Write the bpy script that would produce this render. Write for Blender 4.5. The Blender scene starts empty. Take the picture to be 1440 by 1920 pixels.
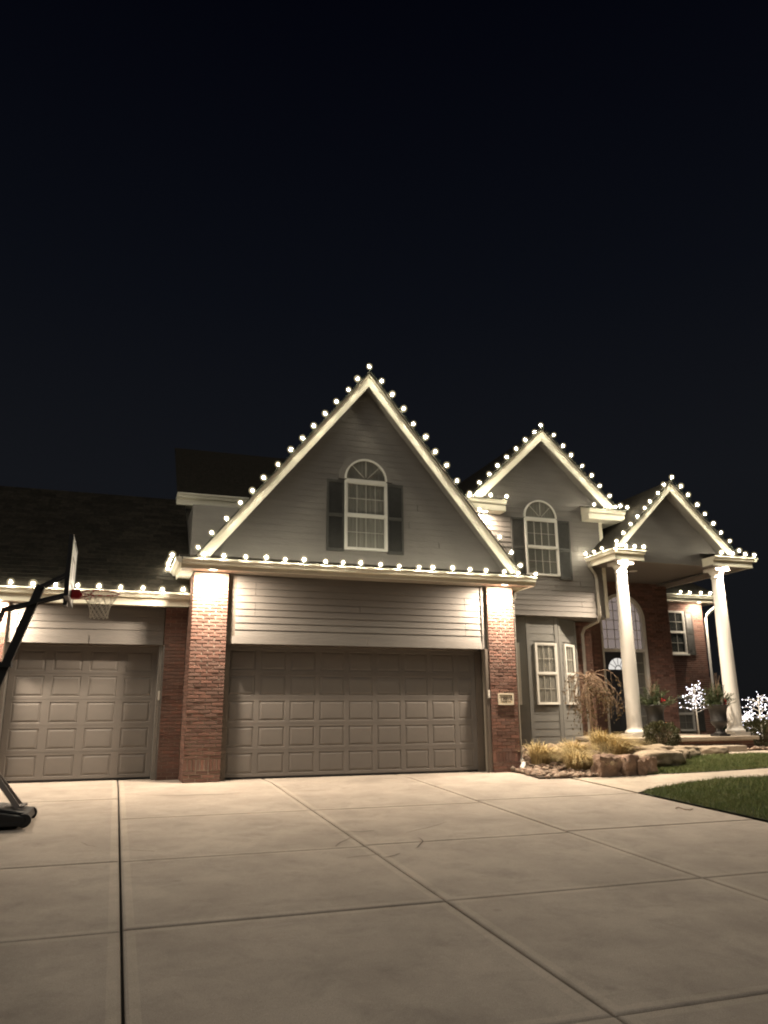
import bpy, bmesh, math, random
from mathutils import Vector, Matrix
from mathutils.geometry import tessellate_polygon
random.seed(7)
sc = bpy.context.scene
col = sc.collection
# ------------------------------------------------------------------ camera
FPX = 1442.0
CAM = Vector((-1.4773, -15.5012, 1.1155))
yaw, pit, rol = [math.radians(a) for a in (18.941, 14.974, -0.468)]
F = Vector((math.sin(yaw)*math.cos(pit), math.cos(yaw)*math.cos(pit), math.sin(pit)))
r0 = Vector((math.cos(yaw), -math.sin(yaw), 0)); u0 = r0.cross(F)
RT = math.cos(rol)*r0 + math.sin(rol)*u0
UP = -math.sin(rol)*r0 + math.cos(rol)*u0
cd = bpy.data.cameras.new('camera'); cam = bpy.data.objects.new('camera', cd); col.objects.link(cam)
cam.matrix_world = Matrix(((RT.x, UP.x, -F.x, CAM.x), (RT.y, UP.y, -F.y, CAM.y), (RT.z, UP.z, -F.z, CAM.z), (0, 0, 0, 1)))
cd.sensor_fit = 'HORIZONTAL'; cd.sensor_width = 36; cd.lens = 36*FPX/1440
cd.clip_start = .1; cd.clip_end = 2000
sc.camera = cam
# ------------------------------------------------------------------ night sky
w = bpy.data.worlds.new('World'); sc.world = w; w.use_nodes = True
nt = w.node_tree; nd = nt.nodes; lk = nt.links; nd.clear()
out = nd.new('ShaderNodeOutputWorld'); bg = nd.new('ShaderNodeBackground'); lk.new(bg.outputs[0], out.inputs[0])
tc = nd.new('ShaderNodeTexCoord'); sx = nd.new('ShaderNodeSeparateXYZ'); lk.new(tc.outputs['Generated'], sx.inputs[0])
rp = nd.new('ShaderNodeValToRGB'); lk.new(sx.outputs['Z'], rp.inputs[0])
el = rp.color_ramp.elements
el[0].position = 0.0; el[0].color = (.0068, .0070, .0078, 1)
el[1].position = 1.0; el[1].color = (.0010, .0012, .0026, 1)
e = el.new(.28); e.color = (.0066, .0073, .0094, 1)
e = el.new(.5); e.color = (.0033, .0040, .0066, 1)
e = el.new(.75); e.color = (.0010, .0013, .0034, 1)
sky = nd.new('ShaderNodeTexSky'); sky.sky_type = 'NISHITA'; sky.sun_disc = False
sky.sun_elevation = math.radians(35); sky.sun_rotation = math.radians(140)
vm = nd.new('ShaderNodeMixRGB'); vm.blend_type = 'ADD'; vm.inputs[0].default_value = 1
sm = nd.new('ShaderNodeMixRGB'); sm.blend_type = 'MULTIPLY'; sm.inputs[0].default_value = 1
sm.inputs[2].default_value = (.0001, .0001, .0001, 1)
lk.new(sky.outputs[0], sm.inputs[1]); lk.new(rp.outputs[0], vm.inputs[1]); lk.new(sm.outputs[0], vm.inputs[2])
lk.new(vm.outputs[0], bg.inputs[0]); bg.inputs[1].default_value = .25
sl = bpy.data.lights.new('fill_sun', 'SUN'); sl.energy = .165; sl.angle = math.radians(45); sl.color = (1, .94, .83)  # broad warm fill light, added to lift the driveway and gables
so = bpy.data.objects.new('fill_sun', sl); col.objects.link(so); so.rotation_euler = (math.radians(40), 0, math.radians(-30)); so.location = (0, -10, 30)
# ------------------------------------------------------------------ view
sc.render.engine = 'CYCLES'
sc.view_settings.view_transform = 'Standard'; sc.view_settings.look = 'None'
sc.view_settings.exposure = 2.0; sc.view_settings.gamma = 1; sc.view_settings.use_curve_mapping = False
sc.cycles.use_denoising = True
sc.cycles.filter_width = 2.0
sc.cycles.max_bounces = 5; sc.cycles.diffuse_bounces = 3; sc.cycles.transparent_max_bounces = 10
sc.cycles.sample_clamp_indirect = 3.0
sc.cycles.caustics_reflective = False; sc.cycles.caustics_refractive = False
LAMP_W = 78.0
BULB_L = 66.0
# ------------------------------------------------------------------ pixel helpers (photo pixels -> places)
def ray(px, py): return (px-720)/FPX*RT - (py-960)/FPX*UP + F
def onY(px, py, Y):
    d = ray(px, py); return CAM + d*((Y-CAM.y)/d.y)
def onZ(px, py, Z):
    d = ray(px, py); return CAM + d*((Z-CAM.z)/d.z)
def ss(a, b, x):
    t = min(1, max(0, (x-a)/(b-a))); return t*t*(3-2*t)
def drive(y): return .05*min(y+.9, 0)
def G(x, y):
    return drive(y) + .25*ss(6.9, 12.5, x) + .30*ss(-1.8, 1.5, y)*ss(6.4, 7.4, x)*(1-ss(10.2, 11.8, x))
def gp(px, py):
    d = ray(px, py); t0, t1 = 3., 60.
    for i in range(60):
        t = (t0+t1)/2; p = CAM + d*t
        if p.z > G(p.x, p.y): t0 = t
        else: t1 = t
    return CAM + d*t0
# ------------------------------------------------------------------ materials
MATS = {}
def mat(name, c, rough=.7, c2=None, scale=8., bump=0., bscale=60., spec=.3, rand=0., metal=0., detail=4., stretch=None, huerand=None):
    m = bpy.data.materials.new(name); m.use_nodes = True
    n = m.node_tree.nodes; l = m.node_tree.links
    b = n['Principled BSDF']; b.inputs['Roughness'].default_value = rough
    b.inputs['Specular IOR Level'].default_value = spec; b.inputs['Metallic'].default_value = metal
    t = n.new('ShaderNodeTexCoord'); src = t.outputs['Object']
    if stretch:
        mp = n.new('ShaderNodeMapping'); mp.inputs['Scale'].default_value = stretch; l.new(src, mp.inputs[0]); src = mp.outputs[0]
    cur = None
    rgb = n.new('ShaderNodeRGB'); rgb.outputs[0].default_value = (*c, 1); cur = rgb.outputs[0]
    if c2:
        nz = n.new('ShaderNodeTexNoise'); nz.inputs['Scale'].default_value = scale; nz.inputs['Detail'].default_value = detail
        nz.inputs['Roughness'].default_value = .62; l.new(src, nz.inputs['Vector'])
        cr = n.new('ShaderNodeValToRGB'); cr.color_ramp.elements[0].position = .32; cr.color_ramp.elements[1].position = .68
        cr.color_ramp.elements[0].color = (*c, 1); cr.color_ramp.elements[1].color = (*c2, 1)
        l.new(nz.outputs['Fac'], cr.inputs[0]); cur = cr.outputs[0]
    if rand:
        ge = n.new('ShaderNodeNewGeometry'); oi = n.new('ShaderNodeObjectInfo')
        ad = n.new('ShaderNodeMath'); ad.operation = 'ADD'; l.new(ge.outputs['Random Per Island'], ad.inputs[0]); l.new(oi.outputs['Random'], ad.inputs[1])
        fr = n.new('ShaderNodeMath'); fr.operation = 'FRACT'; l.new(ad.outputs[0], fr.inputs[0])
        hs = n.new('ShaderNodeHueSaturation')
        mr = n.new('ShaderNodeMapRange'); mr.inputs['To Min'].default_value = 1-rand; mr.inputs['To Max'].default_value = 1+rand
        l.new(fr.outputs[0], mr.inputs[0]); l.new(mr.outputs[0], hs.inputs['Value']); l.new(cur, hs.inputs['Color']); cur = hs.outputs[0]
        if huerand:
            mx = n.new('ShaderNodeMixRGB'); mx.inputs[2].default_value = (*huerand, 1)
            f2 = n.new('ShaderNodeMath'); f2.operation = 'MULTIPLY'; f2.inputs[1].default_value = 7.31; l.new(fr.outputs[0], f2.inputs[0])
            f3 = n.new('ShaderNodeMath'); f3.operation = 'FRACT'; l.new(f2.outputs[0], f3.inputs[0]); l.new(f3.outputs[0], mx.inputs[0])
            l.new(cur, mx.inputs[1]); cur = mx.outputs[0]
    l.new(cur, b.inputs['Base Color'])
    if bump:
        nb = n.new('ShaderNodeTexNoise'); nb.inputs['Scale'].default_value = bscale; nb.inputs['Detail'].default_value = 5; l.new(src, nb.inputs['Vector'])
        bp = n.new('ShaderNodeBump'); bp.inputs['Strength'].default_value = bump; bp.inputs['Distance'].default_value = .01
        l.new(nb.outputs['Fac'], bp.inputs['Height']); l.new(bp.outputs[0], b.inputs['Normal'])
    MATS[name] = m; return m
def emis(name, c, s):
    m = bpy.data.materials.new(name); m.use_nodes = True; n = m.node_tree.nodes; n.clear()
    o = n.new('ShaderNodeOutputMaterial'); e = n.new('ShaderNodeEmission'); e.inputs[0].default_value = (*c, 1); e.inputs[1].default_value = s
    m.node_tree.links.new(e.outputs[0], o.inputs[0]); MATS[name] = m; return m
def glassmat(name, tint, gl=.14):
    m = bpy.data.materials.new(name); m.use_nodes = True; b = m.node_tree.nodes['Principled BSDF']
    b.inputs['Base Color'].default_value = (*tint, 1); b.inputs['Roughness'].default_value = .04; b.inputs['Alpha'].default_value = gl
    MATS[name] = m; return m

def concrete(name, c, c2):
    m = mat(name, c, .85, c2, 1.1, .35, 160, .25, detail=6)
    n = m.node_tree.nodes; l = m.node_tree.links; b = n['Principled BSDF']
    prev = b.inputs['Base Color'].links[0].from_socket
    t = n.new('ShaderNodeTexCoord')
    # fine aggregate speckle and darker worn blotches
    n1 = n.new('ShaderNodeTexNoise'); n1.inputs['Scale'].default_value = 220; n1.inputs['Detail'].default_value = 2; l.new(t.outputs['Object'], n1.inputs['Vector'])
    n2 = n.new('ShaderNodeTexNoise'); n2.inputs['Scale'].default_value = .55; n2.inputs['Detail'].default_value = 7; n2.inputs['Roughness'].default_value = .7; l.new(t.outputs['Object'], n2.inputs['Vector'])
    r1 = n.new('ShaderNodeMapRange'); r1.inputs['From Min'].default_value = .3; r1.inputs['From Max'].default_value = .7; r1.inputs['To Min'].default_value = .74; r1.inputs['To Max'].default_value = 1.18; l.new(n1.outputs['Fac'], r1.inputs[0])
    r2 = n.new('ShaderNodeMapRange'); r2.inputs['From Min'].default_value = .35; r2.inputs['From Max'].default_value = .6; r2.inputs['To Min'].default_value = .84; r2.inputs['To Max'].default_value = 1.04; l.new(n2.outputs['Fac'], r2.inputs[0])
    mu = n.new('ShaderNodeMath'); mu.operation = 'MULTIPLY'; l.new(r1.outputs[0], mu.inputs[0]); l.new(r2.outputs[0], mu.inputs[1])
    # worn darker patches and stains
    n3 = n.new('ShaderNodeTexNoise'); n3.inputs['Scale'].default_value = 2.3; n3.inputs['Detail'].default_value = 9; n3.inputs['Roughness'].default_value = .72; n3.inputs['Distortion'].default_value = .6; l.new(t.outputs['Object'], n3.inputs['Vector'])
    r3 = n.new('ShaderNodeMapRange'); r3.inputs['From Min'].default_value = .50; r3.inputs['From Max'].default_value = .68; r3.inputs['To Min'].default_value = 1.0; r3.inputs['To Max'].default_value = .83; l.new(n3.outputs['Fac'], r3.inputs[0])
    vo = n.new('ShaderNodeTexVoronoi'); vo.inputs['Scale'].default_value = 1.3; l.new(t.outputs['Object'], vo.inputs['Vector'])
    r4 = n.new('ShaderNodeMapRange'); r4.inputs['From Min'].default_value = .02; r4.inputs['From Max'].default_value = .07; r4.inputs['To Min'].default_value = .80; r4.inputs['To Max'].default_value = 1.0; l.new(vo.outputs['Distance'], r4.inputs[0])
    m3 = n.new('ShaderNodeMath'); m3.operation = 'MULTIPLY'; l.new(r3.outputs[0], m3.inputs[0]); l.new(r4.outputs[0], m3.inputs[1])
    m4 = n.new('ShaderNodeMath'); m4.operation = 'MULTIPLY'; l.new(mu.outputs[0], m4.inputs[0]); l.new(m3.outputs[0], m4.inputs[1]); mu = m4
    # broom finish relief
    bm_ = [x for x in n if x.type == 'BUMP'][0]
    mp = n.new('ShaderNodeMapping'); mp.inputs['Scale'].default_value = (5, 190, 60); l.new(t.outputs['Object'], mp.inputs[0])
    nb2 = n.new('ShaderNodeTexNoise'); nb2.inputs['Scale'].default_value = 1; nb2.inputs['Detail'].default_value = 3; l.new(mp.outputs[0], nb2.inputs['Vector'])
    b2 = n.new('ShaderNodeBump'); b2.inputs['Strength'].default_value = .45; b2.inputs['Distance'].default_value = .006; l.new(nb2.outputs['Fac'], b2.inputs['Height']); l.new(bm_.outputs[0], b2.inputs['Normal']); l.new(b2.outputs[0], b.inputs['Normal'])
    hv = n.new('ShaderNodeHueSaturation'); l.new(prev, hv.inputs['Color']); l.new(mu.outputs[0], hv.inputs['Value']); l.new(hv.outputs[0], b.inputs['Base Color'])
    return m
concrete('concrete', (.405, .346, .292), (.46, .397, .336))
concrete('concrete_edge', (.46, .395, .325), (.51, .44, .37))
concrete('concrete_walk', (.42, .36, .29), (.48, .41, .33))
mat('joint', (.045, .04, .034), .95)
mat('crack', (.05, .042, .034), .95)
mat('brick', (.215, .112, .084), .85, (.14, .074, .058), 30, .6, 90, .25, rand=.42, huerand=(.17, .105, .085))
mat('brick_plain', (.17, .10, .078), .9, (.12, .072, .058), 20, .4, 90, .2)
mat('mortar', (.42, .37, .30), .95, (.33, .29, .235), 40, .4, 200)
mat('siding', (.178, .163, .148), .6, (.156, .143, .130), 3, .5, 26, .35, stretch=(.35, 1, 3.2))
mat('siding_bay', (.175, .172, .158), .6, (.16, .157, .145), 3, .4, 26, .35, stretch=(.35, 1, 3.2))
mat('door_paint', (.168, .150, .135), .5, (.140, .126, .113), 1.6, .08, 160, .4, detail=7)
mat('trim', (.74, .69, .57), .5, (.69, .645, .535), 4, .03, 80, .4)
mat('trim_brown', (.13, .108, .088), .6, (.115, .095, .078), 6, .15, 60, .3)
mat('window_white', (.62, .60, .55), .4, spec=.4)
mat('shutter', (.062, .060, .054), .55, (.05, .048, .043), 8, .05, 80, .35)
mat('shingle', (.032, .027, .020), .95, (.015, .013, .010), 14, .8, 160, .15, rand=.35)
mat('soffit', (.33, .30, .25), .7, (.3, .27, .225), 3)
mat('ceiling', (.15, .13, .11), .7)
mat('column_white', (.72, .69, .64), .45, (.68, .65, .6), 3, .04, 60, .4)
mat('curtain', (.30, .285, .245), .9, (.20, .19, .165), 9, stretch=(3, 1, .15))
mat('blind', (.22, .21, .18), .8)
mat('muntin_grey', (.42, .40, .35), .5)
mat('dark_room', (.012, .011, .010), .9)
emis('lit_hall', (1, .80, .72), .075)
glassmat('glass', (.05, .06, .055), .22)
mat('front_door', (.018, .019, .022), .35, spec=.5)
emis('fanlight_glass', (1, .95, .88), .2)
mat('metal_spout', (.30, .27, .225), .5, (.26, .235, .2), 5, spec=.4)
mat('spout_white', (.62, .60, .56), .5)
mat('grass', (.092, .158, .042), .7, (.175, .21, .07), 1.5, rand=.5, huerand=(.20, .20, .08))
mat('soil', (.045, .05, .02), .95, (.03, .04, .015), 4, .5, 40)
mat('mulch', (.09, .065, .045), .95, (.05, .038, .028), 20, .8, 60)
mat('river_stone', (.36, .29, .22), .8, (.28, .22, .17), 12, .3, 60, rand=.5, huerand=(.34, .24, .18))
mat('boulder', (.38, .31, .225), .9, (.16, .125, .09), 4, 1.0, 22, .2, detail=9)
mat('boulder_red', (.30, .205, .15), .9, (.14, .095, .072), 5, 1.0, 20, .2, detail=9)
mat('dry_grass', (.54, .42, .22), .8, rand=.4, huerand=(.36, .29, .14))
mat('bark', (.17, .115, .075), .9, (.1, .07, .05), 30, .5, 60)
mat('twig', (.22, .15, .10), .9)
mat('dead_leaf', (.13, .085, .045), .85, rand=.5, huerand=(.075, .06, .03))
mat('box_leaf', (.045, .055, .018), .6, rand=.5, huerand=(.075, .06, .025))
mat('fir', (.035, .06, .022), .7, rand=.5, huerand=(.07, .075, .03))
mat('urn_black', (.022, .020, .019), .5, (.03, .028, .026), 12, .15, 50, .4)
mat('berry', (.45, .02, .025), .4)
mat('birch_white', (.72, .68, .60), .6)
mat('bulb_socket', (.03, .05, .03), .5)
mat('cable', (.025, .04, .025), .6)
emis('bulb_glow', (1.0, .92, .70), BULB_L)
def halo_mat(name, c, e):
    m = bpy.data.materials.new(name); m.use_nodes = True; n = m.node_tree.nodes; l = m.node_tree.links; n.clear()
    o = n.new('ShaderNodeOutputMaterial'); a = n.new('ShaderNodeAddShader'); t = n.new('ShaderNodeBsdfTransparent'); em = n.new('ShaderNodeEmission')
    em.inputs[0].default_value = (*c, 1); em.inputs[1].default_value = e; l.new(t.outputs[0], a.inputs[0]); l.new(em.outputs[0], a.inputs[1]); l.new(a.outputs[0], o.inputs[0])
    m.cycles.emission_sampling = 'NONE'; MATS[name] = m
halo_mat('bulb_halo', (1.0, .84, .50), .058)  # warm halo round the bulbs painted as self-glow, lights nothing else
emis('led_glow', (.93, .90, 1.0), 3.6)
emis('lamp_lens', (1.0, .86, .66), 12)
mat('lens_off', (.62, .58, .5), .5)
mat('hoop_black', (.012, .012, .013), .45, spec=.4)
mat('hoop_grey', (.23, .20, .18), .5)
mat('board', (.55, .55, .52), .35, (.36, .36, .34), 3)
mat('rim_red', (.30, .015, .02), .4)
mat('net', (.62, .58, .50), .8)
mat('plaque', (.58, .50, .38), .7)
mat('plaque_rim', (.72, .64, .50), .6)
mat('plaque_ink', (.03, .02, .015), .7)
mat('keypad', (.62, .58, .52), .5)
# ------------------------------------------------------------------ mesh builder
class MB:
    def __init__(s): s.v = []; s.f = []; s.m = []; s.mi = 0
    def quad(s, a, b, c, d): 
        i = len(s.v); s.v += [tuple(a), tuple(b), tuple(c), tuple(d)]; s.f.append((i, i+1, i+2, i+3)); s.m.append(s.mi)
    def tri(s, a, b, c):
        i = len(s.v); s.v += [tuple(a), tuple(b), tuple(c)]; s.f.append((i, i+1, i+2)); s.m.append(s.mi)
    def hexa(s, p):   # 8 points: bottom 4 ccw, top 4 ccw
        i = len(s.v); s.v += [tuple(q) for q in p]
        for f in ((3, 2, 1, 0), (4, 5, 6, 7), (0, 1, 5, 4), (1, 2, 6, 5), (2, 3, 7, 6), (3, 0, 4, 7)):
            s.f.append(tuple(i+k for k in f)); s.m.append(s.mi)
    def box(s, x0, x1, y0, y1, z0, z1):
        s.hexa([(x0, y0, z0), (x1, y0, z0), (x1, y1, z0), (x0, y1, z0), (x0, y0, z1), (x1, y0, z1), (x1, y1, z1), (x0, y1, z1)])
    def obox(s, o, a, b, c):   # corner o and three edge vectors
        o, a, b, c = Vector(o), Vector(a), Vector(b), Vector(c)
        if a.cross(b).dot(c) < 0: a, b = b, a
        s.hexa([o, o+a, o+a+b, o+b, o+c, o+a+c, o+a+b+c, o+b+c])
    def prism(s, poly, a, b, axis='y'):   # poly of 2-D points extruded from a to b
        n = len(poly)
        if axis == 'y': A = [(p[0], a, p[1]) for p in poly]; B = [(p[0], b, p[1]) for p in poly]
        elif axis == 'x': A = [(a, p[0], p[1]) for p in poly]; B = [(b, p[0], p[1]) for p in poly]
        else: A = [(p[0], p[1], a) for p in poly]; B = [(p[0], p[1], b) for p in poly]
        i = len(s.v); s.v += A+B
        ar = sum(poly[k][0]*poly[(k+1) % n][1]-poly[(k+1) % n][0]*poly[k][1] for k in range(n))
        flip = (ar < 0) != (axis == 'y')
        tris = tessellate_polygon([[Vector((p[0], p[1], 0)) for p in poly]]) if n > 4 else None
        ca = [tuple(range(n))] if n <= 4 else [tuple(t) for t in tris]
        for f in ca:
            s.f.append(tuple(i+k for k in f)); s.m.append(s.mi)
            s.f.append(tuple(i+n+k for k in reversed(f))); s.m.append(s.mi)
        for k in range(n):
            j = (k+1) % n; f = (i+k, i+j, i+n+j, i+n+k)
            s.f.append(f if not flip else tuple(reversed(f))); s.m.append(s.mi)
    def tube(s, pts, r, n=6, cap=True):
        pts = [Vector(p) for p in pts]; rr = r if isinstance(r, (list, tuple)) else [r]*len(pts)
        base = len(s.v); up = Vector((0, 0, 1))
        for k, p in enumerate(pts):
            d = (pts[min(k+1, len(pts)-1)]-pts[max(k-1, 0)]).normalized()
            a = d.cross(up)
            if a.length < .05: a = d.cross(Vector((1, 0, 0)))
            a.normalize(); b = d.cross(a)
            for q in range(n):
                t = 2*math.pi*q/n; s.v.append(tuple(p+rr[k]*(math.cos(t)*a+math.sin(t)*b)))
        for k in range(len(pts)-1):
            for q in range(n):
                s.f.append((base+k*n+q, base+k*n+(q+1) % n, base+(k+1)*n+(q+1) % n, base+(k+1)*n+q)); s.m.append(s.mi)
        if cap and n > 2:
            s.f.append(tuple(base+q for q in range(n))[::-1]); s.m.append(s.mi)
            s.f.append(tuple(base+(len(pts)-1)*n+q for q in range(n))); s.m.append(s.mi)
    def lathe(s, c, prof, n=24):   # prof list of (r,z)
        base = len(s.v)
        for r, z in prof:
            for q in range(n):
                t = 2*math.pi*q/n; s.v.append((c[0]+r*math.cos(t), c[1]+r*math.sin(t), c[2]+z))
        for k in range(len(prof)-1):
            for q in range(n):
                s.f.append((base+k*n+q, base+k*n+(q+1) % n, base+(k+1)*n+(q+1) % n, base+(k+1)*n+q)); s.m.append(s.mi)
        s.f.append(tuple(base+q for q in range(n))[::-1]); s.m.append(s.mi)
        s.f.append(tuple(base+(len(prof)-1)*n+q for q in range(n))); s.m.append(s.mi)
    def mesh(s, name, mats):
        me = bpy.data.meshes.new(name); me.from_pydata(s.v, [], s.f)
        for m in (mats if isinstance(mats, (list, tuple)) else [mats]): me.materials.append(MATS[m])
        if max(s.m, default=0) > 0: me.polygons.foreach_set('material_index', s.m)
        return me
    def build(s, name, mats, parent=None, smooth=False, bevel=0, fix=False):
        me = s.mesh(name, mats)
        if fix or bevel:
            bm = bmesh.new(); bm.from_mesh(me); bmesh.ops.recalc_face_normals(bm, faces=bm.faces)
            if bevel:
                bmesh.ops.bevel(bm, geom=list(bm.edges), offset=bevel, segments=2, affect='EDGES', profile=.5, clamp_overlap=True)
            bm.to_mesh(me); bm.free()
        if smooth: me.polygons.foreach_set('use_smooth', [True]*len(me.polygons))
        return link(bpy.data.objects.new(name, me), parent)
def link(o, parent=None):
    col.objects.link(o)
    if parent is not None:
        o.parent = parent
        if parent.type == 'EMPTY' and parent.get('base'): o.matrix_parent_inverse = Matrix.Translation(-parent.location)
    return o
def inst(name, me, loc, parent, rot=(0, 0, 0), sca=(1, 1, 1)):
    o = bpy.data.objects.new(name, me); o.location = loc; o.rotation_euler = rot; o.scale = sca
    return link(o, parent)
def thing(name, loc, label, cat, group=None):
    o = bpy.data.objects.new(name, None); o.location = loc; o.empty_display_size = .2; col.objects.link(o)
    o['base'] = 1; o['label'] = label; o['category'] = cat
    if group: o['group'] = group
    return o
def tag(o, label, cat, group=None):
    o['label'] = label; o['category'] = cat
    if group: o['group'] = group
    return o
def struct(o, kind='structure'): o['kind'] = kind; return o
# ================================================================== GROUND
def sheet(name, poly, off, m, cuts=5, parent=None, thick=0):
    bm = bmesh.new()
    pts = [Vector((p[0], p[1], 0)) for p in poly]
    vs = [bm.verts.new(p) for p in pts]
    for t in tessellate_polygon([pts]):
        try: bm.faces.new([vs[k] for k in t])
        except ValueError: pass
    for k in range(cuts):
        lo = [e for e in bm.edges if e.calc_length() > .45]
        if not lo: break
        bmesh.ops.subdivide_edges(bm, edges=lo, cuts=1); bmesh.ops.triangulate(bm, faces=bm.faces)
    for v in bm.verts: v.co.z = G(v.co.x, v.co.y)+off
    bmesh.ops.recalc_face_normals(bm, faces=bm.faces)
    if sum(f.normal.z for f in bm.faces) < 0: bmesh.ops.reverse_faces(bm, faces=bm.faces)
    if thick:
        bo = [e for e in bm.edges if e.is_boundary]
        r = bmesh.ops.extrude_edge_only(bm, edges=bo)
        for v in r['geom']:
            if isinstance(v, bmesh.types.BMVert): v.co.z -= thick
    me = bpy.data.meshes.new(name); bm.to_mesh(me); bm.free(); me.materials.append(MATS[m])
    return link(bpy.data.objects.new(name, me), parent)
b = MB()
xs = [-300, -80, -30, -12, -6, 0, 4, 6]+[6.5+.5*k for k in range(18)]+[16, 18, 22, 30, 60, 150, 300]
ys = [-200, -60, -30, -20, -16, -14, -12, -10]+[-9+.5*k for k in range(28)]+[6, 8, 12, 20, 40, 120, 400]
idx = {}
for i, x in enumerate(xs):
    for j, y in enumerate(ys):
        idx[i, j] = len(b.v); b.v.append((x, y, max(G(x, max(y, -25)), -1.2)-.07))
for i in range(len(xs)-1):
    for j in range(len(ys)-1):
        b.f.append((idx[i, j], idx[i+1, j], idx[i+1, j+1], idx[i, j+1])); b.m.append(0)
struct(b.build('ground', 'soil', smooth=True))
# driveway: base sheet in the joints and separate slabs
b = MB(); b.quad((-11, -24, drive(-24)-.05), (7.0, -24, drive(-24)-.05), (7.0, -.9, -.05), (-11, -.9, -.05)); b.quad((-11, -.9, -.05), (7.0, -.9, -.05), (7.0, 1.2, -.05), (-11, 1.2, -.05))
dw = struct(b.build('driveway', 'joint'))
XJ = [-11, -6.6, -3.95, -1.295, 1.335, 4.02, 7.0]
YR = {0: [.88, -.9, -2.2, -6.5, -8.9, -11.25, -13.7, -18, -23], 1: [.88, -.9, -2.2, -6.5, -8.9, -11.25, -13.7, -18, -23], 2: [.88, -.9, -2.2, -6.55, -8.9, -11.25, -13.7, -18, -23],
      3: [.88, -.9, -4.03, -6.58, -8.86, -11.25, -13.7, -18, -23], 4: [0, -.9, -4.03, -6.5, -8.85, -11.25, -13.7, -18, -23], 5: [0, -.9, -2.06, -3.85, -6.42, -8.85, -11.27, -13.7, -18, -23]}
for c in range(6):
    g = .011; x0, x1 = XJ[c]+g, XJ[c+1]-g
    rows = YR[c]
    for k in range(len(rows)-1):
        ya, yb = rows[k], rows[k+1]
        gy = .015 if rows[k+1] > -4.5 else .010
        yb += gy; ya -= (gy if k else 0)
        if k == 1: ya += gy
        if k == 0: yb -= gy
        zz = lambda y: drive(y)
        b = MB(); e2 = .022; e3 = .085
        # slab top with a tooled (rounded) margin
        P = [(x0, yb), (x1, yb), (x1, ya), (x0, ya)]
        Q = [(x0+e2, yb+e2), (x1-e2, yb+e2), (x1-e2, ya-e2), (x0+e2, ya-e2)]
        H = [(x0+.006, yb+.006), (x1-.006, yb+.006), (x1-.006, ya-.006), (x0+.006, ya-.006)]
        dz = random.uniform(-.003, .003)
        A = [(p[0], p[1], zz(p[1])-.04) for p in P]; B2 = [(p[0], p[1], zz(p[1])-.010+dz) for p in P]
        Hh = [(p[0], p[1], zz(p[1])-.003+dz) for p in H]; C2 = [(p[0], p[1], zz(p[1])+dz) for p in Q]
        for a_, b_ in ((A, B2), (B2, Hh), (Hh, C2)):
            for q in range(4): b.quad(a_[q], a_[(q+1) % 4], b_[(q+1) % 4], b_[q])
        I2 = [(x0+e3, yb+e3, zz(yb+e3)+dz), (x1-e3, yb+e3, zz(yb+e3)+dz), (x1-e3, ya-e3, zz(ya-e3)+dz), (x0+e3, ya-e3, zz(ya-e3)+dz)]
        b.mi = 1
        for q in range(4): b.quad(C2[q], C2[(q+1) % 4], I2[(q+1) % 4], I2[q])
        b.mi = 0; b.quad(*I2)
        b.build('slab', ['concrete', 'concrete_edge'], dw)
def crack(pts, wd):
    b = MB(); P = []
    for k in range(len(pts)-1):
        a, c = Vector(pts[k]), Vector(pts[k+1]); n = max(2, int((c-a).length/.12))
        for q in range(n): P.append(a+(c-a)*q/n+Vector((random.uniform(-.012, .012), random.uniform(-.012, .012))))
    P.append(Vector(pts[-1]))
    for k in range(len(P)-1):
        d = (P[k+1]-P[k]); nrm = Vector((-d.y, d.x)).normalized()
        w0 = wd*(.3+.7*math.sin(math.pi*(k+.3)/len(P))); w1 = wd*(.3+.7*math.sin(math.pi*min(len(P), k+1.3)/len(P)))
        q = [P[k]-nrm*w0, P[k+1]-nrm*w1, P[k+1]+nrm*w1, P[k]+nrm*w0]
        b.quad(*[(v.x, v.y, drive(v.y)+.0055) for v in q])
    b.build('crack', 'crack', dw, fix=True)
def dpix(px, py):
    p = gp(px, py); return (p.x, p.y)
for pts, wd in (([(275, 1491), (330, 1492.5), (400, 1490), (470, 1487)], .012), ([(540, 1484), (580, 1483), (610, 1482)], .009), ([(640, 1559), (680, 1560), (702, 1558)], .008),
                ([(150, 1580), (165, 1586), (180, 1589)], .003), ([(720, 1608), (730, 1607), (750, 1601)], .008), ([(650, 1609), (690, 1605), (715, 1602)], .006),
                ([(786, 1571), (792, 1578), (782, 1590)], .006), ([(760, 1562), (800, 1553), (838, 1542)], .005), 
                 ([(228, 1594), (270, 1596), (290, 1597)], .005), ([(628, 1588), (640, 1580), (658, 1571)], .005), ([(80, 1540), (140, 1541), (190, 1538)], .004)):
    crack([dpix(*p) for p in pts], wd)
# walkway
lo = [gp(*p) for p in ((1197, 1487), (1215, 1481.5), (1238, 1477), (1275, 1470.5), (1339, 1462), (1400, 1458.5), (1440, 1457))]
hi = [gp(*p) for p in ((1012, 1461), (1060, 1460), (1135, 1458), (1180, 1455.5), (1222, 1453.5), (1270, 1452), (1339, 1448.5), (1408, 1444), (1440, 1441.5))]
lo = [Vector((7.02, -3.85, 0))]+lo[1:]
walk_poly = [(p.x, p.y) for p in lo]+[(13.6, -3.9), (15.2, -2.2), (15.6, -.4), (14.6, .32), (10.9, .32), (10.9, -.75), (12.4, -.85), (13.4, -1.3), (12.9, -2.2)]+[(p.x, p.y) for p in reversed(hi)]
walk_poly = [(max(p[0], 7.02), p[1]) for p in walk_poly]
wk = struct(sheet('walkway', walk_poly, .012, 'concrete_walk', 6, thick=.06))
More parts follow.
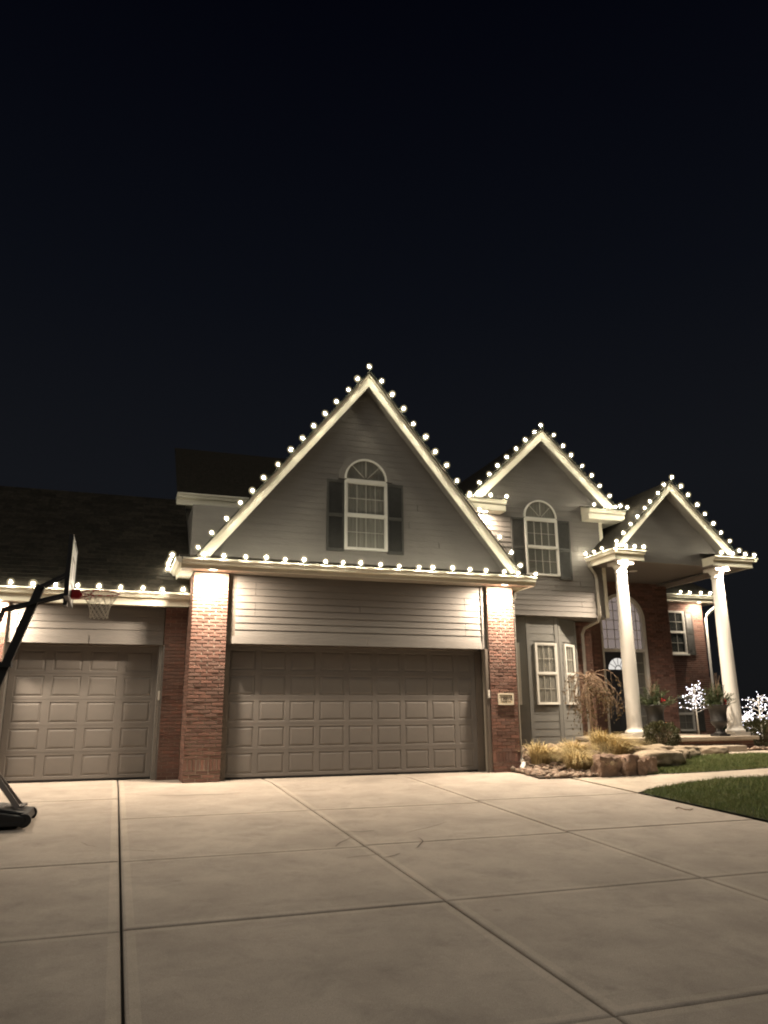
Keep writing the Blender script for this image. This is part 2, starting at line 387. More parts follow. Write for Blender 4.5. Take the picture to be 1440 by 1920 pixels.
# lawns: turf sheets with separate blades
def inpoly(x, y, P):
    r = False; n = len(P); j = n-1
    for i in range(n):
        if (P[i][1] > y) != (P[j][1] > y) and x < (P[j][0]-P[i][0])*(y-P[i][1])/(P[j][1]-P[i][1])+P[i][0]: r = not r
        j = i
    return r
front = [(7.04, -22), (7.04, -3.95)]+[(p.x, p.y-.04) for p in lo[1:]]+[(13.7, -4.0), (26, -5), (26, -22)]
isl = [gp(*p) for p in ((1222, 1453.5), (1270, 1452), (1339, 1448.5), (1408, 1444), (1440, 1441.5))]
island = [(p.x, p.y+.03) for p in isl]+[(12.9, -2.0), (13.2, -1.4), (12.3, -.95), (10.9, -.85), (10.2, -.6), (9.4, -.9), (8.6, -1.3), (8.1, -1.75)]
struct(sheet('lawn', front, .015, 'soil', 5)); struct(sheet('lawn', island, .018, 'soil', 5))
def blades(name, poly, n, box, off, h=.055):
    b = MB(); k = 0
    while k < n:
        x = random.uniform(box[0], box[1]); y = random.uniform(box[2], box[3])
        if not inpoly(x, y, poly): 
            if random.random() > .02: continue
            k += 1; continue
        k += 1
        z = G(x, y)+off; a = random.uniform(0, 6.283); L = h*random.uniform(.5, 1.3); wd = random.uniform(.003, .006)
        lean = random.uniform(.1, .9)*L; la = random.uniform(0, 6.283)
        dx, dy = math.cos(a)*wd, math.sin(a)*wd; tx, ty = math.cos(la)*lean, math.sin(la)*lean
        b.tri((x-dx, y-dy, z), (x+dx, y+dy, z), (x+tx, y+ty, z+L))
    o = b.build(name, 'grass'); o['kind'] = 'stuff'; return o
blades('lawn_grass', front, 90000, (7.0, 13.5, -8.6, -2.6), .015)
blades('lawn_grass', island, 26000, (7.9, 13.5, -3.6, -.5), .018, .05)
# planting bed
bed_poly = [(6.45, -.42), (6.42, -1.0)]+[(p.x, p.y+.02) for p in hi[:4]]+[(8.15, -1.75), (8.7, -1.25), (9.5, -.85), (10.3, -.55), (10.9, -.4), (10.9, .38), (9.7, .38), (9.7, 2.6), (6.7, 2.6), (6.7, -.42)]
struct(sheet('planting_bed', bed_poly, .03, 'mulch', 6, thick=.06))
bed2 = [(12.95, .30), (14.4, .36), (15.7, -.3), (18, .5), (18, 5), (13.9, 5), (13.9, .40)]
struct(sheet('planting_bed', bed2, .035, 'mulch', 5, thick=.05))
def ico(sub):
    bm = bmesh.new(); bmesh.ops.create_icosphere(bm, subdivisions=sub, radius=1)
    v = [tuple(x.co) for x in bm.verts]; f = [tuple(q.index for q in p.verts) for p in bm.faces]; bm.free(); return v, f
IC1 = ico(1); IC2 = ico(2); IC4 = ico(4)
def stones(name, poly, n, box, off):
    b = MB(); k = 0; tries = 0
    while k < n and tries < n*30:
        tries += 1
        x = random.uniform(box[0], box[1]); y = random.uniform(box[2], box[3])
        if not inpoly(x, y, poly): continue
        if x > 12 and random.random() < .5 and y > 1: continue
        k += 1; s = random.choice((.022, .03, .035, .045, .06))*random.uniform(.8, 1.3)
        sx_, sy_, sz = s*random.uniform(.8, 1.5), s*random.uniform(.7, 1.1), s*random.uniform(.4, .75)
        rz = random.uniform(0, 6.28); tl = random.uniform(-.5, .5); M = Matrix.Rotation(rz, 3, 'Z') @ Matrix.Rotation(tl, 3, 'X')
        V, Fc = IC1; i = len(b.v); c = Vector((x, y, G(x, y)+off+sz*random.uniform(.2, 1.0)))
        for v in V:
            q = M @ Vector((v[0]*sx_*random.uniform(.85, 1.1), v[1]*sy_*random.uniform(.85, 1.1), v[2]*sz)); b.v.append(tuple(c+q))
        for f in Fc: b.f.append(tuple(i+t for t in f)); b.m.append(0)
    o = b.build(name, 'river_stone', smooth=True); o['kind'] = 'stuff'; return o
stones('river_stones', bed_poly, 3400, (6.4, 10.9, -2.1, 2.4), .03)
stones('river_stones', bed2, 700, (13.0, 16.5, -.3, 1.4), .035)
# ================================================================== HOUSE
house = thing('house', (4, 2, 0), 'two storey grey siding and brick house with three steep gables and garages', 'house')
CO = .0677   # brick course
def brick_mesh(L, H, D=.035):
    b = MB(); e = .004
    b.hexa([(-L/2+e, 0, -H/2+e), (L/2-e, 0, -H/2+e), (L/2, D, -H/2), (-L/2, D, -H/2), (-L/2+e, 0, H/2-e), (L/2-e, 0, H/2-e), (L/2, D, H/2), (-L/2, D, H/2)])
    return b.mesh('brick', 'brick')
BRm = {}
NB = [0]
def pillar(x0, x1, yf, yb, ztop, singles_from_z=0, stuff_parent=None):
    b = MB(); b.box(x0+.014, x1-.014, yf+.014, yb, 0, ztop)
    p = b.build('brick_pillar', 'mortar', house)
    W = x1-x0; n = 3; P = W/n; sb = MB(); j = .010
    zc = []; z = 0
    z = 0.0
    rows = []
    for k in range(3): rows.append((z, CO, 'run')); z += CO
    rows.append((z, .205, 'sold')); z += .205
    while z+CO < ztop+.01: rows.append((z, min(CO, ztop-z), 'run')); z += CO
    for k, (z0, h, ty) in enumerate(rows):
        if ty == 'sold':
            m = 9; xe = [(x0+W*q/m, x0+W*(q+1)/m) for q in range(m)]
        elif k % 2: xe = [(x0, x0+P/2)]+[(x0+P/2+P*q, x0+P/2+P*(q+1)) for q in range(n-1)]+[(x1-P/2, x1)]
        else: xe = [(x0+P*q, x0+P*(q+1)) for q in range(n)]
        for (a, c) in xe:
            L = c-a-j; H = h-j; loc = ((a+c)/2, yf+random.uniform(-.004, .005), z0+h/2)
            key = (round(L, 3), round(H, 3))
            if z0 >= singles_from_z and NB[0] < 298:
                if key not in BRm: BRm[key] = brick_mesh(L, H)
                inst('brick', BRm[key], loc, p, (0, 0, random.uniform(-.012, .012))); NB[0] += 1
            else: sb.obox((loc[0]-L/2, loc[1], loc[2]-H/2), (L, 0, 0), (0, .03, 0), (0, 0, H))
    if sb.v: struct(sb.build('brick_facing', 'brick', p), 'stuff')
    return p
def brick_wall(b, o, u, nrm, W, z0, z1, holes=(), L=.2133):
    # running-bond bricks standing proud of the mortar face: o origin, u along, nrm outward
    o = Vector(o); u = Vector(u).normalized(); nrm = Vector(nrm).normalized(); j = .010
    k = 0; z = z0
    while z < z1-.02:
        h = min(CO, z1-z); s = -(L/2 if k % 2 else 0)
        while s < W-.01:
            a = max(0, s); c = min(W, s+L)
            if c-a > .03 and not any(a+.01 < hb[1] and c-.01 > hb[0] and z+.01 < hb[3] and z+h-.01 > hb[2] for hb in holes):
                b.obox(o+u*(a+j/2)+nrm*-.02+Vector((0, 0, z+j/2-o.z)), u*(c-a-j), nrm*(.032+random.uniform(-.003, .003)), Vector((0, 0, h-j)))
            s += L
        z += CO; k += 1
pL = pillar(-.20, .48, -.40, .62, 3.885)
pR = pillar(6.06, 6.70, -.40, 1.6, 3.885, 1.9)
# ---- lap siding
def board(x0, x1, z0, z1, y, parent, x0t=None, x1t=None, m='siding', lap=.005):
    x0t = x0 if x0t is None else x0t; x1t = x1 if x1t is None else x1t
    b = MB(); t = .010+lap
    b.hexa([(x0, y-t, z0), (x1, y-t, z0), (x1, y+.004, z0), (x0, y+.004, z0), (x0t, y-.006, z1), (x1t, y-.006, z1), (x1t, y+.004, z1), (x0t, y+.004, z1)])
    return b.build('siding_board', m, parent)
def siding_rect(x0, x1, z0, z1, y, parent, e=.134, joints=(), m='siding', lap=.010):
    k = 0; z = z0
    while z < z1-.02:
        zt = min(z+e+.004, z1)
        js = [j for j in joints if (k in j[1])]
        xsq = [x0]+sorted(j[0] for j in js)+[x1]
        for q in range(len(xsq)-1): board(xsq[q]+(.003 if q else 0), xsq[q+1]-(.003 if q < len(xsq)-2 else 0), z, zt, y, parent, m=m, lap=lap)
        z += e; k += 1
# ---- main garage front
b = MB(); b.box(.475, 6.065, -.262, -.02, 2.56, 3.90)
gw = b.build('garage_wall', 'siding', house)
siding_rect(.65, 5.97, 2.67, 3.89, -.27, gw, .1355, [(1.03, (3, 4, 6, 7)), (5.58, (1, 2, 5, 6)), (3.2, (4, 8))])
b = MB(); b.box(.49, .648, -.270, -.262, 2.53, 3.895); b.build('corner_trim', 'trim_brown', house)  # brown colour here paints in the pillar's shade on this strip
b = MB(); b.box(5.965, 6.052, -.315, -.262, 2.53, 3.895); b.build('corner_trim', 'siding', house)
b = MB(); b.prism([(-.312, 2.53), (-.262, 2.53), (-.262, 2.672), (-.300, 2.672)], .60, 3.36, 'x'); b.prism([(-.312, 2.53), (-.262, 2.53), (-.262, 2.672), (-.300, 2.672)], 3.366, 5.963, 'x'); b.build('band_board', 'siding', house)
# jambs and head of the opening
b = MB(); b.box(.482, .585, -.20, .02, 0, 2.555); b.build('door_jamb', 'trim_brown', house)
b = MB(); b.box(5.90, 6.05, -.02, .03, 0, 2.50); b.box(5.985, 6.052, -.37, -.262, 0, 2.525); b.build('door_jamb', 'trim_brown', house)
b = MB(); b.box(.59, 5.895, -.258, .02, 2.50, 2.553); b.build('door_head', 'trim_brown', house)
def panel_mesh(w, h):
    b = MB(); d1 = .012
    def ring(a, c, y): return [(-w/2+a, y, -h/2+a), (w/2-a, y, -h/2+a), (w/2-a, y, h/2-a), (-w/2+a, y, h/2-a)]
    R = [ring(0, 0, 0), ring(.007, 0, d1), ring(.014, 0, d1), ring(.05, 0, .001), ]
    for k in range(3):
        for q in range(4): b.quad(R[k][q], R[k][(q+1) % 4], R[k+1][(q+1) % 4], R[k+1][q])
    b.quad(*R[3]); return b.mesh('panel', 'door_paint')
def garage_door(x0, xs, pw, x1, y, rows, rh, ph, z00, ztop, first_h=None):
    # x panels start at xs (list of (left,right)); rails and stiles as boxes with the panels set in
    b = MB(); t = .035
    pans = []
    for r in range(rows):
        za = z00+r*rh; zb = za+rh-.006; zp0 = za+.052; zp1 = zp0+ph
        if r == rows-1: zb = ztop
        b.box(x0, x1, y, y+t, za, zp0); b.box(x0, x1, y, y+t, zp1, zb)
        prev = x0
        for (a, c) in xs:
            b.box(prev, a, y, y+t, zp0, zp1); prev = c; pans.append((a, c, zp0, zp1))
        b.box(prev, x1, y, y+t, zp0, zp1)
    b.box(x0, x1, y+.03, y+.045, z00, ztop)
    d = b.build('garage_door', 'door_paint', house)
    ms = {}
    for a, c, p0, p1 in pans:
        key = round(c-a, 3)
        if key not in ms: ms[key] = panel_mesh(c-a, p1-p0)
        inst('panel', ms[key], ((a+c)/2, y, (p0+p1)/2), d)
    b = MB(); b.box(x0+.01, x1-.01, y+.004, y+.03, .004, z00); b.build('bottom_seal', 'hoop_black', d)
    return d
garage_door(.59, [(.6096*k, .6096*k+.516) for k in range(1, 9)]+[(.6096*9, 5.80)], .516, 5.895, 0, 5, .4877, .383, .045, 2.497)
# ---- main eave: soffit, fascia, gutter
def gutter(x0, x1, y, z, parent=house, m='trim', h=.11, d=.11):
    b = MB(); b.prism([(y, z-h), (y-d*.55, z-h), (y-d*.7, z-h*.55), (y-d, z-h*.3), (y-d, z), (y-d+.012, z), (y-d+.012, z-.02), (y, z-.02)], x0, x1, 'x'); return b.build('gutter', m, parent, fix=True)
b = MB(); b.box(-.45, 6.98, -.85, -.405, 3.892, 3.91); b.box(.485, 6.055, -.404, -.264, 3.892, 3.91); b.build('soffit', 'soffit', house)
b = MB(); b.box(-.46, 6.99, -.872, -.85, 3.855, 4.035); b.build('fascia', 'trim', house)
gutter(-.46, 7.0, -.872, 4.045)
# side eaves running back
b = MB(); b.box(-.482, -.46, -.87, 1.3, 3.855, 4.035); b.box(-.46, -.205, -.404, 1.3, 3.892, 3.91); b.build('side_fascia', 'trim', house)
b = MB(); b.prism([(-.482, 3.935), (-.54, 3.935), (-.56, 3.985), (-.59, 4.015), (-.59, 4.045), (-.482, 4.045)], -.98, 1.3, 'y'); b.build('gutter', 'trim', house, fix=True)
b = MB(); b.box(6.99, 7.012, -.87, 1.6, 3.855, 4.035); b.box(6.705, 6.99, -.404, 1.6, 3.892, 3.91); b.build('side_fascia', 'trim', house)
# ---- roofs
def shingles(b, P0, U, V, nu, e=.14):
    # P0 lower-left corner, U along the eave (full vector), V up the slope (full vector); overlapping courses of tabs
    P0, U, V = Vector(P0), Vector(U), Vector(V); N = U.cross(V).normalized(); L = V.length; v = V.normalized(); u = U.normalized(); W = U.length
    if N.z < 0: N = -N
    k = 0; s = 0
    while s < L-.02:
        s1 = min(L, s+e*1.02); x = -random.uniform(0, .3)
        while x < W:
            wd = random.choice((.16, .22, .3, .33)); a = max(0, x); c = min(W, x+wd-.006); x += wd
            if c-a < .02: continue
            t = random.uniform(.006, .010); ls = s+random.uniform(-.006, .004)
            A = P0+u*a+v*ls; B = P0+u*c+v*ls; C = P0+u*c+v*s1; D = P0+u*a+v*s1
            b.quad(A+N*t, B+N*t, C+N*.003, D+N*.003); b.quad(A, B, B+N*t, A+N*t)
        s += e; k += 1
def slab_roof(poly_pts, th, name='roof', m='shingle'):
    # thick sheet from a planar quad, thickness straight down
    b = MB(); P = [Vector(p) for p in poly_pts]
    b.hexa([p-Vector((0, 0, th)) for p in P]+P); return b.build(name, m, house, fix=True)
def gable(ax, az, m, fl, fr, y0, y1, yw, v, crown=.07):
    # ax/az apex, slope m, foot z from fl/fr half widths; rake boards from y0, roof back to y1, wall plane yw
    for s, h in ((-1, fl), (1, fr)):
        fx, fz = ax+s*h, az-m*h
        b = MB(); P = [(ax, az-.02), (fx, fz-.02), (fx-s*(v-.02)/m, fz-.02), (ax, az-v)]
        b.prism(P, y0, y0+.03); b.build('rake_board', 'trim', house, fix=True)
        b = MB(); P = [(ax, az-.012), (fx-s*.002, fz-.012), (fx-s*crown/m, fz-.012), (ax, az-crown-.012)]
        b.prism(P, y0-.022, y0-.001); b.build('rake_crown', 'trim', house, fix=True)
        b = MB(); P = [(ax, az-v+.05), (fx-s*(v-.05)/m, fz), (fx-s*(v-.02)/m, fz), (ax, az-v+.02)]
        b.prism(P, y0+.031, yw); b.build('rake_soffit', 'siding', house, fix=True)
        hh = h+.04
        fx2, fz2 = ax+s*hh, az-m*hh
        slab_roof([(fx2, y0-.05, fz2+.02), (ax, y0-.05, az+.02), (ax, y1, az+.02), (fx2, y1, fz2+.02)][::s], .045)
AX, AZ, SL = 3.315, 8.50, 1.235
gable(AX, AZ, SL, 3.50, 3.50, -.60, 9.0, -.34, .33)
# gable wall with boards clipped to the slope
b = MB(); zb = 4.10
hw = lambda z, az, m, v: (az-v+.03-z)/m
b.prism([(AX-hw(zb, AZ, SL, .3), zb), (AX+hw(zb, AZ, SL, .3), zb), (AX, AZ-.30)], -.335, -.2); gwl = b.build('gable_wall', 'siding', house, fix=True)
z = 4.14; k = 0
while z < AZ-.5:
    zt = z+.138; h0, h1 = hw(z, AZ, SL, .3), max(.005, hw(zt, AZ, SL, .3))
    if k % 3 == 1 and h0 > 1.5:
        j = random.uniform(-h0*.6, h0*.6); board(AX-h0, AX+j-.003, z, zt, -.345, gwl, AX-h1, AX+j-.003, lap=.001); board(AX+j+.003, AX+h0, z, zt, -.345, gwl, AX+j+.003, AX+h1, lap=.001)
    else: board(AX-h0, AX+h0, z, zt, -.345, gwl, AX-h1, AX+h1, lap=.001)
    z += .134; k += 1
# pent roof strip below the gable
b = MB(); shingles(b, (-.50, -.955, 4.055), (7.5, 0, 0), (0, .60, .165), 0, .15); struct(b.build('shingle_course', 'shingle', house, fix=False), 'stuff')
b = MB(); b.hexa([(-.5, -.86, 4.04), (7.0, -.86, 4.04), (7.0, -.34, 4.12), (-.5, -.34, 4.12), (-.5, -.86, 4.068), (7.0, -.86, 4.068), (7.0, -.34, 4.21), (-.5, -.34, 4.21)]); b.build('pent_roof', 'shingle', house)
# ---- windows
PANE = {}
def window(xa, xb, z0, z1, y, arch=False, cols=4, back='curtain', tf=.036, nsash=2, rot=None, rows=2, sill=False):
    # opening (xa..xb, z0..z1) standing proud of wall plane y; arch adds a half round fanlight above z1
    def R(o):
        if rot: o.matrix_basis = Matrix.Translation(rot[0]) @ Matrix.Rotation(rot[1], 4, 'Z')
        return o
    b = MB(); yo = y-.055
    b.box(xa, xa+tf, yo, y+.01, z0, z1); b.box(xb-tf, xb, yo, y+.01, z0, z1)
    b.box(xa+tf, xb-tf, yo, y+.01, z0, z0+tf*.8)
    if sill: b.box(xa-.04, xb+.05, yo-.04, y+.01, z0-.05, z0-.002)
    if arch:
        b.box(xa+tf, xb-tf, yo-.006, y+.01, z1-.05, z1+.03)
        cx = (xa+xb)/2; r1 = (xb-xa)/2; r2 = r1-tf; n = 28
        for k in range(n):
            t0, t1 = math.pi*k/n, math.pi*(k+1)/n
            b.prism([(cx+r1*math.cos(t0), z1+.0305+(r1)*math.sin(t0)), (cx+r1*math.cos(t1), z1+.0305+r1*math.sin(t1)), (cx+r2*math.cos(t1), z1+.0305+r2*math.sin(t1)), (cx+r2*math.cos(t0), z1+.0305+r2*math.sin(t0))], yo, y+.01)
    else: b.box(xa+tf, xb-tf, yo, y+.01, z1-tf, z1)
    wo = R(b.build('window', 'window_white', house))
    top = z1-.05 if arch else z1-tf
    zm = (z0+tf*.8+top)/2
    ia, ib = xa+tf, xb-tf
    b = MB(); s = .03
    spans = [(z0+tf*.8, zm-.016, y-.022), (zm+.016, top, y-.036)] if nsash == 2 else [(z0+tf*.8, top, y-.03)]
    if nsash == 2: b.box(ia, ib, y-.05, y-.012, zm-.016, zm+.016)
    panes = []
    for (a, c, ys_) in spans:
        b.box(ia, ia+s, ys_-.012, ys_+.012, a, c); b.box(ib-s, ib, ys_-.012, ys_+.012, a, c); b.box(ia+s, ib-s, ys_-.012, ys_+.012, a, a+s*.9); b.box(ia+s, ib-s, ys_-.012, ys_+.012, c-s*.8, c)
        cw = (ib-ia-2*s)/cols; ch = (c-a-s*1.7)/rows
        for q in range(cols):
            for r in range(rows): panes.append((ia+s+cw*q, ia+s+cw*(q+1), a+s*.9+ch*r, a+s*.9+ch*(r+1), ys_))
    b.build('sash', 'window_white', wo)
    g = MB(); mw = .0055
    for (a, c, ys_) in spans:
        cw = (ib-ia-2*s)/cols; ch = (c-a-s*1.7)/rows
        for q in range(1, cols): g.box(ia+s+cw*q-mw, ia+s+cw*q+mw, ys_-.006, ys_+.003, a+s*.9, c-s*.8)
        for r in range(1, rows):
            for q in range(cols): g.box(ia+s+cw*q+mw*(q > 0), ia+s+cw*(q+1)-mw*(q < cols-1), ys_-.006, ys_+.003, a+s*.9+ch*r-mw, a+s*.9+ch*r+mw)
    if arch:
        cx = (xa+xb)/2; r2 = (xb-xa)/2-tf
        for t in (45, 90, 135):
            t = math.radians(t); d = Vector((math.cos(t), 0, math.sin(t))); p = Vector((-d.z, 0, d.x)); o = Vector((cx, y-.036, z1+.034))+d*.05
            g.obox(o-p*.008, p*.016, Vector((0, .012, 0)), d*(r2-.05))
    g.build('muntin', 'muntin_grey', wo)
    for (a, c, e0, e1, ys_) in panes:
        key = (round(c-a, 3), round(e1-e0, 3))
        if key not in PANE:
            q = MB(); q.quad((-key[0]/2, 0, -key[1]/2), (key[0]/2, 0, -key[1]/2), (key[0]/2, 0, key[1]/2), (-key[0]/2, 0, key[1]/2)); PANE[key] = q.mesh('pane', 'glass')
        inst('pane', PANE[key], ((a+c)/2, ys_+.004, (e0+e1)/2), wo)
    if arch:
        cx = (xa+xb)/2; r2 = (xb-xa)/2-tf*.8; q = MB(); n = 20
        for k in range(n):
            t0, t1 = math.pi*k/n, math.pi*(k+1)/n
            q.tri((cx, y-.024, z1+.031), (cx+r2*math.cos(t0), y-.024, z1+.031+r2*math.sin(t0)), (cx+r2*math.cos(t1), y-.024, z1+.031+r2*math.sin(t1)))
        q.build('pane', 'glass', wo)
        q = MB()
        for k in range(n):
            t0, t1 = math.pi*k/n, math.pi*(k+1)/n
            q.tri((cx, y-.0085, z1+.031), (cx+r2*math.cos(t0), y-.0085, z1+.031+r2*math.sin(t0)), (cx+r2*math.cos(t1), y-.0085, z1+.031+r2*math.sin(t1)))
        q.build('curtain', 'curtain', wo)
    q = MB(); yb = y-.006
    if back == 'curtain':
        n = 40
        for k in range(n):
            x0_, x1_ = ia+(ib-ia)*k/n, ia+(ib-ia)*(k+1)/n; w0, w1 = .004*math.sin(k*1.7), .004*math.sin((k+1)*1.7)
            q.quad((x0_, yb+w0, z0+tf), (x1_, yb+w1, z0+tf), (x1_, yb+w1, top), (x0_, yb+w0, top))
        q.build('curtain', 'curtain', wo)
    elif back == 'blind':
        z = z0+tf+.01
        while z < top-.02:
            q.hexa([(ia, yb-.006, z), (ib, yb-.006, z), (ib, yb+.002, z), (ia, yb+.002, z), (ia, yb-.001, z+.02), (ib, yb-.001, z+.02), (ib, yb+.004, z+.02), (ia, yb+.004, z+.02)]); z += .024
        q.build('blind', 'blind', wo)
    else:
        q.quad((ia, yb, z0+tf*.8), (ib, yb, z0+tf*.8), (ib, yb, top), (ia, yb, top)); q.build('interior', back, wo)
    return wo
def shutter(x0, x1, z0, z1, y):
    b = MB(); t = .028; s = .045
    b.box(x0, x0+s, y-t, y, z0, z1); b.box(x1-s, x1, y-t, y, z0, z1)
    zm = z0+(z1-z0)*.5
    for a, c in ((z0, z0+.06), (zm-.035, zm+.035), (z1-.06, z1)): b.box(x0+s, x1-s, y-t, y, a, c)
    b.box(x0+s, x1-s, y-.006, y, z0+.06, z1-.06)
    o = b.build('shutter', 'shutter', house)
    q = MB()
    for a, c in ((z0+.06, zm-.035), (zm+.035, z1-.06)):
        z = a+.004
        while z < c-.03:
            q.hexa([(x0+s, y-.026, z), (x1-s, y-.026, z), (x1-s, y-.022, z), (x0+s, y-.022, z), (x0+s, y-.010, z+.03), (x1-s, y-.010, z+.03), (x1-s, y-.006, z+.03), (x0+s, y-.006, z+.03)]); z += .034
    q.build('louver', 'shutter', o)
    return o
yG = -.372
window(2.825, 3.775, 4.52, 6.03, yG, arch=True)
b = MB(); n = 24   # arched casing board round the fanlight
for k in range(n):
    t0, t1 = math.pi*k/n, math.pi*(k+1)/n; R1, R2 = .60, .478
    b.prism([(3.30+R1*math.cos(t0), 6.06+R1*math.sin(t0)), (3.30+R1*math.cos(t1), 6.06+R1*math.sin(t1)), (3.30+R2*math.cos(t1), 6.06+R2*math.sin(t1)), (3.30+R2*math.cos(t0), 6.06+R2*math.sin(t0))], yG-.012, yG+.02)
b.build('arch_casing', 'siding', house)
shutter(2.44, 2.82, 4.47, 6.02, yG); shutter(3.78, 4.15, 4.47, 6.02, yG)
# ---- left wing
b = MB(); b.box(-9, -3.50, .514, .95, 0, 3.30); b.build('wing_wall', 'mortar', house)
b = MB(); b.box(-.62, -.205, .514, .9, 0, 3.30)
lw = b.build('wing_wall', 'mortar', house)
b = MB(); brick_wall(b, (-.63, .514, 0), (1, 0, 0), (0, -1, 0), .425, 0, 3.29); brick_wall(b, (-4.3, .514, 0), (1, 0, 0), (0, -1, 0), .80, 0, 3.29); brick_wall(b, (-.186, .50, 0), (0, -1, 0), (-1, 0, 0), .89, 0, 3.88)
struct(b.build('brick_facing', 'brick', lw), 'stuff')
b = MB(); b.box(-3.5, -.63, .638, .88, 2.56, 3.31); lh = b.build('garage_wall', 'siding', house)
siding_rect(-3.34, -.64, 2.70, 3.30, .63, lh, .134, [(-1.6, (1, 3))])
b = MB(); b.box(-3.49, -3.34, .60, .635, 2.55, 3.30); b.build('corner_trim', 'siding', house)
bp_ = [(.588, 2.55), (.638, 2.55), (.638, 2.702), (.60, 2.702)]
b = MB(); b.prism(bp_, -3.33, -2.04, 'x'); b.prism(bp_, -2.02, -.64, 'x'); b.build('band_board', 'siding', house)
b = MB(); b.box(-.70, -.632, .64, .93, 0, 2.545); b.box(-.632, -.60, .498, .512, 0, 2.545); b.build('door_jamb', 'siding', house)
b = MB(); b.box(-3.49, -3.42, .64, .93, 0, 2.545); b.build('door_jamb', 'siding', house)
garage_door(-3.41, [(-3.30+.662*k, -3.30+.662*k+.52) for k in range(4)], .52, -.705, .90, 5, .4877, .383, .045, 2.52)
b = MB(); b.box(-3.41, -.70, .70, .90, 2.52, 2.556); b.build('door_head', 'trim_brown', house)
b = MB(); b.box(-9, -.205, .20, .505, 3.302, 3.32); b.box(-3.49, -.635, .506, .628, 3.302, 3.32); b.build('soffit', 'soffit', house)
b = MB(); b.box(-9, -.205, .178, .20, 3.27, 3.50); b.build('fascia', 'trim', house)
gutter(-9, -.205, .178, 3.53)
b = MB(); sl = (0, 3.1, 2.75)
b.hexa([(-9, .10, 3.47), (-.2, .10, 3.47), (-.2, 3.2, 6.22), (-9, 3.2, 6.22), (-9, .10, 3.535), (-.2, .10, 3.535), (-.2, 3.2, 6.285), (-9, 3.2, 6.285)]); b.build('roof', 'shingle', house)
b = MB(); shingles(b, (-9, .09, 3.54), (8.8, 0, 0), sl, 0, .145); struct(b.build('shingle_course', 'shingle', house), 'stuff')
slab_roof([(-9, 3.2, 6.28), (-.2, 3.2, 6.28), (-.2, 6.4, 3.5), (-9, 6.4, 3.5)], .06)
b = MB(); b.box(-.18, 1.2, .95, 3.2, 3.0, 5.6); b.build('side_wall', 'siding', house)
# ---- rear upper block
b = MB(); b.box(-.15, 5.5, 3.25, 8, 3.6, 6.10); b.build('upper_wall', 'siding', house)
b = MB(); b.box(-.40, 2.6, 2.90, 3.25, 6.10, 6.13); b.box(-.40, 2.6, 2.88, 2.90, 6.10, 6.36); b.box(-.42, -.40, 2.88, 7, 6.10, 6.36); b.build('fascia', 'trim', house)
gutter(-.42, 2.6, 2.88, 6.37)
slab_roof([(-.42, 2.85, 6.37), (3.4, 2.85, 6.37), (3.4, 5.3, 8.35), (-.42, 5.3, 8.35)], .05)
# ---- right two storey wall
YW = 1.80
b = MB(); b.box(6.72, 10.68, YW, 3.2, 3.60, 6.50); rw = b.build('upper_wall', 'siding', house)
siding_rect(6.75, 10.60, 3.60, 6.45, YW-.008, rw, .134, [(9.9, (2, 6, 13)), (7.5, (4, 9))])
b = MB(); b.box(10.60, 10.70, YW-.04, YW, 3.60, 6.42); b.box(10.682, 10.71, YW, 3.2, 3.6, 6.42); b.build('corner_trim', 'trim', house)
GX, GZ, GS = 8.84, 8.60, .955
gable(GX, GZ, GS, 2.25, 2.25, 1.50, 7.0, YW-.005, .33)
b = MB(); zb = 6.50
b.prism([(GX-hw(zb, GZ, GS, .3), zb), (GX+hw(zb, GZ, GS, .3), zb), (GX, GZ-.30)], YW, YW+.1); ggw = b.build('gable_wall', 'siding', house, fix=True)
z = 6.45; k = 0
while z < GZ-.5:
    zt = z+.138; h0, h1 = min(1.86, hw(z, GZ, GS, .3)), min(1.86, max(.005, hw(zt, GZ, GS, .3)))
    board(GX-h0, GX+h0, z, zt, YW-.008, ggw, GX-h1, GX+h1, lap=.002); z += .134
def eave_return(x0, x1, y0, yw, zb, zt, fx0=0, fx1=0, sideback=None):
    b = MB(); b.box(x0, x1, y0, yw-.03, zb, zt-.10)
    b.prism([(y0, zt-.10), (y0-.03, zt-.10), (y0-.05, zt-.04), (y0-.07, zt-.015), (y0-.07, zt), (yw-.03, zt+.12), (yw-.03, zt-.10)], x0-.01, x1+.01, 'x')
    b.build('eave_return', 'trim', house, fix=True)
    b = MB(); b.hexa([(x0-.03, y0-.085, zt+.003), (x1+.03, y0-.085, zt+.003), (x1+.03, yw-.03, zt+.125), (x0-.03, yw-.03, zt+.125), (x0-.03, y0-.085, zt+.02), (x1+.03, y0-.085, zt+.02), (x1+.03, yw-.03, zt+.145), (x0-.03, yw-.03, zt+.145)]); b.build('return_roof', 'shingle', house)
eave_return(6.55, 7.62, 1.42, YW, 6.18, 6.46)
eave_return(10.08, 11.20, 1.42, YW, 6.18, 6.46)
b = MB(); b.box(10.72, 11.20, YW, 4.5, 6.18, 6.42); b.build('side_eave', 'trim', house)
yR = YW-.034
window(8.31, 9.275, 4.63, 6.14, yR, arch=True, back='blind')
shutter(7.93, 8.30, 4.55, 6.14, yR); shutter(9.285, 9.66, 4.55, 6.14, yR)
